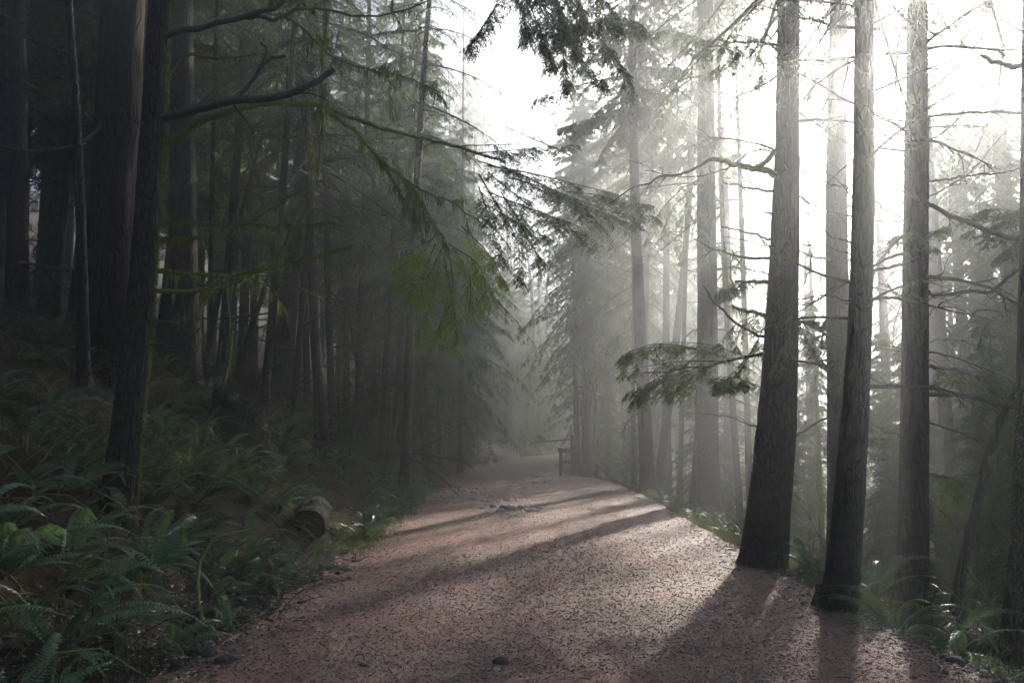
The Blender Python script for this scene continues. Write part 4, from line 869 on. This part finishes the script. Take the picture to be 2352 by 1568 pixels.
PROM = [((130, 1480), 'fan of pale glossy fronds, lowest fern in the bank corner', 1.15), ((330, 1290), 'large sword fern below the leaning mossy trunk', 1.1), ((150, 1330), 'sword fern arching over the dark bank near the picture edge', 1.1), ((420, 1240), 'dense sword fern uphill of the curved mossy root', 1.1),
        ((360, 1110), 'lone fern with long fronds right against the leaning mossy trunk', 1.0), ((545, 1300), 'small sword fern beside the curved bare stem near the path', 0.85), ((620, 1160), 'bushy fern just uphill of the sawn log', 1.0), ((20, 1290), 'fern at the picture edge halfway up the dark bank', 1.1), ((250, 1440), 'sword fern by the edge of the gravel in the bank corner', 1.0)]
for (dx, dy), lab, sc in PROM:
    h = ground_hit(dx, dy + 25)
    if h: fern(h[0], h[1], lab, None, rng, sc, 12, R(-20), 60)
PR = [((2290, 1500), 'glossy large fern at the corner under the edge trunk', 1.2, R(170)), ((2010, 1370), 'arching fern between the slim trunk and the straight trunk', 1.0, R(60)), ((1870, 1310), 'fern with one pale frond between the path-edge trunk and the slim trunk', 0.95, R(160)), ((2060, 1450), 'low fern at the foot of the straight trunk', 0.9, R(200)), ((2190, 1500), 'fern with flat fronds reaching toward the gravel by the sapling foot', 0.9, R(200))]
for (dx, dy), lab, sc, le in PR:
    h = ground_hit(dx, dy)
    if h: fern(h[0], h[1], lab, None, rng, sc, 11, le, 80)
for x, y, where in spots:
    d = math.hypot(x, y)
    if where == 'fern bank':
        zone = ('lower bank close to the viewer' if d < 9 else 'bank around the sawn log' if d < 14.5 else 'bank farther along the path')
        dl = float(xl(y)) - x; zone = ('foot of the ' if dl < 0.9 else 'middle of the ' if dl < 1.9 else 'top of the ') + zone
        fern(x, y, 'green sword fern crowding the ' + zone, 'sword ferns on the ' + zone, rng, rng.uniform(0.62, 1.02), None, R(-22), 58, 0.13)
    else:
        zone = 'hollow edge below the dark trunks' if d < 11 else 'path edge before the thick hazy trunk'
        fern(x, y, 'fern growing along the ' + zone, 'ferns along the ' + zone, rng, rng.uniform(0.5, 0.85), None, R(200), 90, 0.25)

# ------------------------------------------------------------------ ground cover
rng = np.random.default_rng(95)
def scatter_chips(n, dmin, dmax, size, mats, name, label, region):
    mb = MB(); u = rng.random(n)
    y = 1 / (1 / dmin + u * (1 / dmax - 1 / dmin)); a, b = xl(y), xr(y)
    x = region(rng.random(n), a, b, y)
    z = height(x, y) + 0.012 + 0.012 * vnoise(x * 9, y * 9)
    s = size * (0.5 + 1.3 * rng.random(n) ** 2.5) * np.clip(0.75 + y / 22, 1, 2.0)
    base = np.array([[1, 0, -0.25], [-0.6, 0.75, -0.3], [-0.55, -0.8, -0.2], [0.05, 0.0, 0.5]])
    ang = rng.random(n) * 6.28; c, s_ = np.cos(ang), np.sin(ang)
    st = np.stack([0.7 + 0.9 * rng.random(n), 0.4 + 0.5 * rng.random(n), 0.2 + 0.4 * rng.random(n)], -1)
    v = base[None] * st[:, None] + rng.normal(size=(n, 4, 3)) * 0.16
    vx = v[..., 0] * c[:, None] - v[..., 1] * s_[:, None]; vy = v[..., 0] * s_[:, None] + v[..., 1] * c[:, None]
    V = np.stack([vx * s[:, None] + x[:, None], vy * s[:, None] + y[:, None], v[..., 2] * s[:, None] + z[:, None]], -1)
    F = np.array([[0, 1, 3], [1, 2, 3], [2, 0, 3]]); which = rng.choice(len(mats), n, p=[m[1] for m in mats])
    for k in range(len(mats)):
        sel = V[which == k]; idx = (np.arange(len(sel)) * 4)[:, None, None] + F[None]
        mb.add(sel.reshape(-1, 3), idx.reshape(-1, 3), k)
    o = mb.build(name, [m[0] for m in mats], None, False); tag(o, label, None, None, 'stuff')
mix = [(M['chip_a'], 0.74), (M['chip_b'], 0.17), (M['chip_c'], 0.09)]
scatter_chips(120000, 4.6, 34, 0.0085, mix, 'path_gravel', 'loose reddish gravel and bark chips covering the path', lambda u, a, b, y: a - 0.12 + (b - a + 0.24) * u)
edge = lambda u, a, b, y: np.where(u < 0.5, a - 0.25 + np.sqrt(u * 2) * 0.0 + rng.normal(size=len(u)) * 0.28, b + 0.2 + rng.normal(size=len(u)) * 0.3)
scatter_chips(14000, 4.6, 28, 0.02, [(M['stone_dark'], 0.45), (M['chip_c'], 0.35), (M['stone'], 0.2)], 'verge_gravel', 'coarser grey stones and debris along both edges of the path', edge)

def twig_litter(n, place, lo, hi, rad, mats, name, label, rise=0.25):
    mb = MB()
    for k in range(n):
        x, y = place(); z = gz(x, y); l = rng.uniform(lo, hi); a = rng.uniform(0, 6.28); e = rng.uniform(-0.3, rise)
        q = np.linspace(0, 1, 5); d = np.array([math.cos(a), math.sin(a), e])
        p = np.array([x, y, z + 0.02]) + np.outer(q, d) * l; p[:, 2] += rng.uniform(0.0, 0.45) * l * np.sin(q * 3.0)
        p = wobble(p, 0.03 * l, rng); p[:, 2] = np.maximum(p[:, 2], height(p[:, 0], p[:, 1]) + 0.005)
        mb.add(*tube(p, np.linspace(1, 0.4, 5) * rad * rng.uniform(0.5, 1.6), 3), int(rng.integers(len(mats))))
    tag(mb.build(name, mats), label, None, None, 'stuff')
def bank_pt():
    y = 4 + 20 * rng.random() ** 1.3; return float(xl(y)) - 0.2 - 6.5 * rng.random() ** 0.7, y
twig_litter(5200, bank_pt, 0.15, 0.8, 0.006, [M['twig'], M['twig'], M['dead_wood'], M['mossy_wood']], 'twig_litter', 'tangle of dead twigs and stems over the dark bank', 0.6)
def right_pt():
    y = 5 + 22 * rng.random(); return float(xr(y)) + 0.3 + 6 * rng.random(), y
twig_litter(1500, right_pt, 0.2, 1.1, 0.006, [M['twig'], M['mossy_wood'], M['dead_wood']], 'hollow_brush', 'bare stems and fallen twigs in the hollow under the trunks', 1.4)
def verge_pt():
    y = 4.5 + 14 * rng.random() ** 1.2; return float(xl(y)) - 0.3 + rng.normal() * 0.25, y
twig_litter(420, verge_pt, 0.08, 0.4, 0.005, [M['twig'], M['dead_wood'], M['stone_dark']], 'verge_twigs', 'small broken twigs along the foot of the bank', 0.1)

def path_pt():
    y = 1 / (1 / 4.8 + rng.random() * (1 / 20 - 1 / 4.8)); u = rng.random(); u = u if rng.random() < 0.4 else u ** 3 if rng.random() < 0.6 else 1 - u ** 3
    return float(xl(y) + u * (xr(y) - xl(y))), y
twig_litter(280, path_pt, 0.03, 0.16, 0.0028, [M['twig'], M['dead_wood'], M['chip_b']], 'path_twigs', 'fallen twigs and needles scattered over the path gravel', 0.02)

def tufts(n, place, lo, hi, w, mat_, name, label, lean=0.5):
    pts = np.array([place() for _ in range(n)]); z = height(pts[:, 0], pts[:, 1])
    p = np.column_stack([pts, z]); d = np.stack([rng.normal(size=n) * lean, rng.normal(size=n) * lean, 0.5 + rng.random(n)], -1)
    l = lo + (hi - lo) * rng.random(n) ** 2; s = unit(np.cross(d, rng.normal(size=(n, 3)))) * w
    tip = p + unit(d) * l[:, None]
    tag(MB().tris(np.stack([p - s, p + s, tip], 1)).build(name, M[mat_], None, False), label, None, None, 'stuff')
def grass_pt():
    r = rng.random()
    if r > 0.82:
        y = 5.5 + 8 * rng.random(); return float(xr(y)) + 0.12 + abs(rng.normal()) * 0.5, y
    if r < 0.52:
        y = 11 + 17 * rng.random(); return float(xl(y)) + rng.normal() * 0.22 - 0.12, y
    y = 12.5 + 16 * rng.random(); return float(xr(y)) + abs(rng.normal()) * 0.4 - 0.06, y
tufts(21000, grass_pt, 0.03, 0.14, 0.005, 'grass', 'verge_grass', 'short green grass and moss along the path verges')
def moss_pt():
    while True:
        y = 4 + 20 * rng.random(); x = float(xl(y)) - 0.1 - 5 * rng.random()
        if vnoise(x * 1.1 + 20, y * 1.1) > 0.12: return x, y
tufts(26000, moss_pt, 0.02, 0.09, 0.007, 'moss', 'bank_moss', 'patches of yellow-green moss on the bank', 0.9)

# ------------------------------------------------------------------ log, stumps, root, fence, stones
def sawn_log():
    rng = np.random.default_rng(7); h = ground_hit(708, 1240); r = 0.23
    c0 = np.array([h[0] - 0.02, h[1], gz(*h) + r * 0.78]); d = unit(np.array([-0.17, 1.0, 0.05]))
    root = empty('sawn_log', c0 - np.array([0, 0, r])); tag(root, 'short sawn log with dark cut end lying among ferns beside the path', 'log')
    pts = np.array([[0, 0, r]]) + np.outer(np.linspace(0, 1.5, 12), d)
    fl = lambda i, a: 1 + 0.05 * np.sin(2 * a + 1) + 0.03 * np.sin(5 * a + i * 0.2)
    MB().add(*tube(pts, np.full(12, r), 30, rough=0.02, rng=rng, flute=fl)).build('bark', M['log_bark'], root)
    mb = MB(); a = np.linspace(0, 6.283, 30, endpoint=False); rings = np.linspace(0, 1, 10)
    V = [pts[0] - d * 0.02]
    for i, q in enumerate(rings[1:]):
        for t in a:
            rr = r * 0.97 * q * (1 + 0.05 * math.sin(2 * t + 1)); V.append(pts[0] + np.array([math.cos(t) * rr, 0, math.sin(t) * rr]) + d * (rng.normal() * 0.008 - 0.03 * (1 - q) + (0.012 if i % 2 else 0)))
    V = np.array(V); F3 = [[0, 1 + j, 1 + (j + 1) % 30] for j in range(30)]
    F4 = [[1 + i * 30 + j, 1 + (i + 1) * 30 + j, 1 + (i + 1) * 30 + (j + 1) % 30, 1 + i * 30 + (j + 1) % 30] for i in range(8) for j in range(30)]
    mb.add(V, F3); mb.add(V, F4); mb.build('cut_end', M['cut_wood'], root)
    V2 = pts[-1] + np.stack([np.cos(a) * r * 0.95, 0 * a, np.sin(a) * r * 0.95], -1); MB().add(np.vstack([V2, pts[-1][None]]), [[j, (j + 1) % 30, 30] for j in range(30)]).build('far_end', M['cut_wood'], root)
sawn_log()

def stump(name, x, y, r, h, label, seed, jag, matn='bark_red', sl=0.0):
    rng = np.random.default_rng(seed); z = gz(x, y) - 0.3; root = empty(name, (x, y, z)); tag(root, label, 'stump')
    n, seg = 12, 26; a = np.linspace(0, 6.283, seg, endpoint=False); V = []
    top = h * (1 + jag * (0.5 * np.sin(a * 2 + 1) + 0.5 * rng.normal(size=seg))) - sl * h * 0.5 * (1 + np.cos(a))
    for i in range(n):
        q = i / (n - 1); rr = r * (1.0 + 0.75 * (1 - q) ** 2.5) * (1 + 0.08 * np.sin(5 * a + 2) * (1 - q) + 0.05 * rng.normal(size=seg))
        V.append(np.stack([np.cos(a) * rr, np.sin(a) * rr, q * top], -1))
    for q in (0.7, 0.35, 0.05):
        V.append(np.stack([np.cos(a) * r * q, np.sin(a) * r * q, top * (0.55 + 0.4 * q) - 0.1 * rng.random(seg)], -1))
    V = np.array(V).reshape(-1, 3); m = n + 3
    F = [[i * seg + j, i * seg + (j + 1) % seg, (i + 1) * seg + (j + 1) % seg, (i + 1) * seg + j] for i in range(m - 1) for j in range(seg)]
    F_ = MB().add(V, F); F_.build('wood', M[matn], root)
    T = []; k = 900
    for _ in range(k):
        i = rng.integers(seg); q = rng.random(); p = V[rng.integers(n) * seg + i]; d = unit(np.array([math.cos(a[i]), math.sin(a[i]), -0.4]) + rng.normal(size=3) * 0.3)
        s = unit(np.cross(d, rng.normal(size=3))) * 0.01; T.append([p - s, p + s, p + d * 0.07 * rng.random()])
    MB().tris(np.array(T)).build('moss', M['moss'], root, False)
stump('rotten_stump', at_x(548, 13.2), 13.2, 0.42, 1.25, 'wide rotten stump with a broken top in the shade of the bank', 5, 0.06, 'bark', 0.3)
stump('broken_stump', -3.3, 44, 0.45, 1.6, 'short broken stump among pale ferns by the far bend of the bank', 6, 0.04, 'bark')

# curved mossy root at the path edge
h = ground_hit(492, 1462); hb = np.array([h[0], h[1], gz(*h)])
RT = empty('curved_stem', hb); tag(RT, 'thin curved mossy stem rising from the path edge in front of the ferns', 'stem')
y0 = h[1]; cs = [np.array([0.05, -0.05, -0.05])] + [P(*p) - hb for p in [(486, 1450, y0), (462, 1415, y0), (452, 1360, y0 + 0.05), (456, 1300, y0 + 0.1), (490, 1240, y0 + 0.15), (540, 1222, y0 + 0.25), (590, 1212, y0 + 0.4)]]
cl = wobble(smooth_line(cs, 40), 0.006, rng)
st = MB().add(*tube(cl, np.concatenate([np.linspace(0.036, 0.02, 14), np.linspace(0.019, 0.005, 26)]), 8)).build('stem', M['mossy_wood'], RT)
T = hanging(cl[None, :16], 500, np.array([0.8]), rng, 0.015, 0.05, 0.01, 0.5); MB().tris(T).build('moss', M['moss'], st, False)

# small round rocks at the foot of the bank
def rock_mesh(seed, sub=2, flat=0.6):
    import bmesh
    bm = bmesh.new(); bmesh.ops.create_icosphere(bm, subdivisions=sub, radius=1.0); r = np.random.default_rng(seed); k = r.normal(size=(5, 3)); ph = r.random(5) * 6
    for v in bm.verts:
        c = np.array(v.co); f = 1 + sum(0.09 * math.sin(2.2 * float(c @ k[i]) + ph[i]) for i in range(5)); v.co = Vector((c[0] * f, c[1] * f * 0.8, c[2] * f * flat))
    me = bpy.data.meshes.new('stone'); bm.to_mesh(me); bm.free()
    for p in me.polygons: p.use_smooth = True
    me.materials.append(M['stone']); return me
ROCK = [rock_mesh(k, 2, 0.35 + 0.12 * k) for k in range(4)]
ROCKD = [m.copy() for m in ROCK]
for m in ROCKD: m.materials.clear(); m.materials.append(M['stone_dark'])
def rock(dx, dy, size, label, dark=False, group=None, k=0, rz=0.0):
    h = ground_hit(dx, dy)
    o = link('stone', (ROCKD if dark else ROCK)[k % 4], None, (h[0], h[1], gz(*h) + size * 0.12)); o.scale = (size,) * 3; o.rotation_euler = (0, 0, rz); tag(o, label, 'stone', group)
rock(512, 1524, 0.06, 'rounded olive stone at the foot of the curved mossy stem', True, None, 3)
rock(1152, 1528, 0.055, 'single dark round stone lying on the gravel nearest the viewer', True, None, 3)
rock(1138, 1540, 0.03, 'small pale chip beside the dark round stone', False, None, 2)
rock(836, 1530, 0.05, 'dark flat stone sunk in the gravel near the bank side', True, None, 0)
rock(1156, 1170, 0.13, 'highest brown stone in the scatter of pale stones across the path', True, None, 2)
rock(2193, 1524, 0.06, 'dull rounded stone at the gravel edge below the sapling', True, None, 3)
for k, (dx, dy) in enumerate([(1000, 1128), (1022, 1132), (1050, 1133), (1070, 1128), (1088, 1131), (1018, 1142), (1040, 1143), (1085, 1148), (1110, 1150), (1122, 1152), (1145, 1152), (1132, 1165), (1108, 1168), (1170, 1163), (1178, 1170), (1150, 1175), (1208, 1171), (1222, 1175), (1195, 1166), (1060, 1118), (1104, 1134), (1128, 1140), (1010, 1150), (1045, 1156), (1165, 1150), (1240, 1168), (1095, 1122)]):
    rock(dx, dy, 0.07 + 0.05 * ((k * 37) % 10) / 10, 'pale flat stone in the scatter crossing the path before the bend', False, 'pale stones across the path', k, k * 1.3)
for k in range(16):
    yy = 5.6 + 5 * rng.random(); xx = float(xl(yy)) - 0.05 + rng.normal() * 0.16; hh = ground_hit
    ground_hit = lambda a, b: (xx, yy)
    rock(0, 0, 0.03 + 0.04 * rng.random(), 'grey stone among the twigs at the foot of the bank', k % 4 > 0, 'grey stones at the bank foot', k, k)
    ground_hit = hh

# fence and stair rail by the far bend
def bar(mb, a, b, w, h_):
    a, b = np.asarray(a, float), np.asarray(b, float); d = unit(b - a); ref = np.array([0, 0, 1.0]) if abs(d[2]) < 0.9 else np.array([0, 1.0, 0])
    s = unit(np.cross(d, ref)) * w / 2; u = unit(np.cross(s, d)) * h_ / 2
    V = [a - s - u, a + s - u, a + s + u, a - s + u, b - s - u, b + s - u, b + s + u, b - s + u]
    mb.add(V, [[0, 3, 2, 1], [4, 5, 6, 7], [0, 1, 5, 4], [1, 2, 6, 5], [2, 3, 7, 6], [3, 0, 4, 7]]); return mb
YF = 34.0
f0 = P(1288, 1087, YF); base = f0.copy(); base[2] = gz(f0[0], f0[1])
FN = empty('wooden_fence', base); tag(FN, 'grey wooden post and rail fence end beside the far bend of the path', 'fence')
posts = [(0, 0), (0.5, 0.15), (1.15, 0.3)]
for k, (x, y) in enumerate(posts):
    z0 = gz(base[0] + x, base[1] + y) - base[2] - 0.2
    bar(MB(), (x, y, z0), (x, y, 1.72 if k == 1 else 1.0), 0.13, 0.13).build('post', M['fence_wood'], FN, False)
for z in (1.06, 0.56): bar(MB(), (-0.1 if z > 1 else 0.07, -0.02, z + 0.01), (1.3, 0.33, z - 0.2 if z > 1 else z - 0.16), 0.1, 0.16 if z > 1 else 0.14).build('rail', M['fence_wood'], FN, False)
r0 = P(1362, 1058, YF - 1.5); r1 = P(1472, 1150, YF - 6); base = r0.copy(); base[2] = gz(r0[0], r0[1])
HR = empty('stair_handrail', base); tag(HR, 'sloping wooden handrail running down from the fence into the hollow', 'handrail')
bar(MB(), r0 - base, r1 - base, 0.08, 0.1).build('rail', M['fence_wood'], HR, False)
bar(MB(), r0 - base - [0, 0, 0.45], r1 - base - [0, 0, 0.45], 0.07, 0.09).build('rail', M['fence_wood'], HR, False)
for t in (0.1, 0.5, 0.92):
    p = r0 + (r1 - r0) * t - base; g = gz(p[0] + base[0], p[1] + base[1]) - base[2] - 0.2
    bar(MB(), (p[0], p[1] + 0.09, min(g, p[2] - 0.9)), (p[0], p[1] + 0.09, p[2] - 0.06), 0.1, 0.1).build('post', M['fence_wood'], HR, False)

# fallen leaf near the viewer
h = ground_hit(1785, 1542)
lv = MB().add([(0, 0, 0), (0.03, 0.02, 0.012), (0.075, 0.005, 0.004), (0.04, -0.022, 0.014)], [[0, 1, 2, 3]]).build('fallen_leaf', M['chip_b'], None, True, (h[0], h[1], gz(*h) + 0.03)); tag(lv, 'single pale dry leaf lying on the gravel near the viewer', 'leaf')

# ------------------------------------------------------------------ haze
m, nt, out = mat('haze')
pv = nt.nodes.new('ShaderNodeVolumePrincipled'); pv.inputs['Color'].default_value = (0.95, 0.97, 0.955, 1); pv.inputs['Density'].default_value = HAZE_DENSITY
pv.inputs['Anisotropy'].default_value = HAZE_G; nt.links.new(pv.outputs[0], out.inputs['Volume'])
x0, x1, y0, y1, z0, z1 = -95, 100, -22, 145, -13.0, HAZE_TOP
V = [(x, y, z) for z in (z0, z1) for y in (y0, y1) for x in (x0, x1)]
hz = MB().add(V, [[0, 2, 3, 1], [4, 5, 7, 6], [0, 1, 5, 4], [2, 6, 7, 3], [0, 4, 6, 2], [1, 3, 7, 5]]).build('haze', m, None, False); tag(hz, 'pale morning mist filling the forest', None, None, 'stuff')
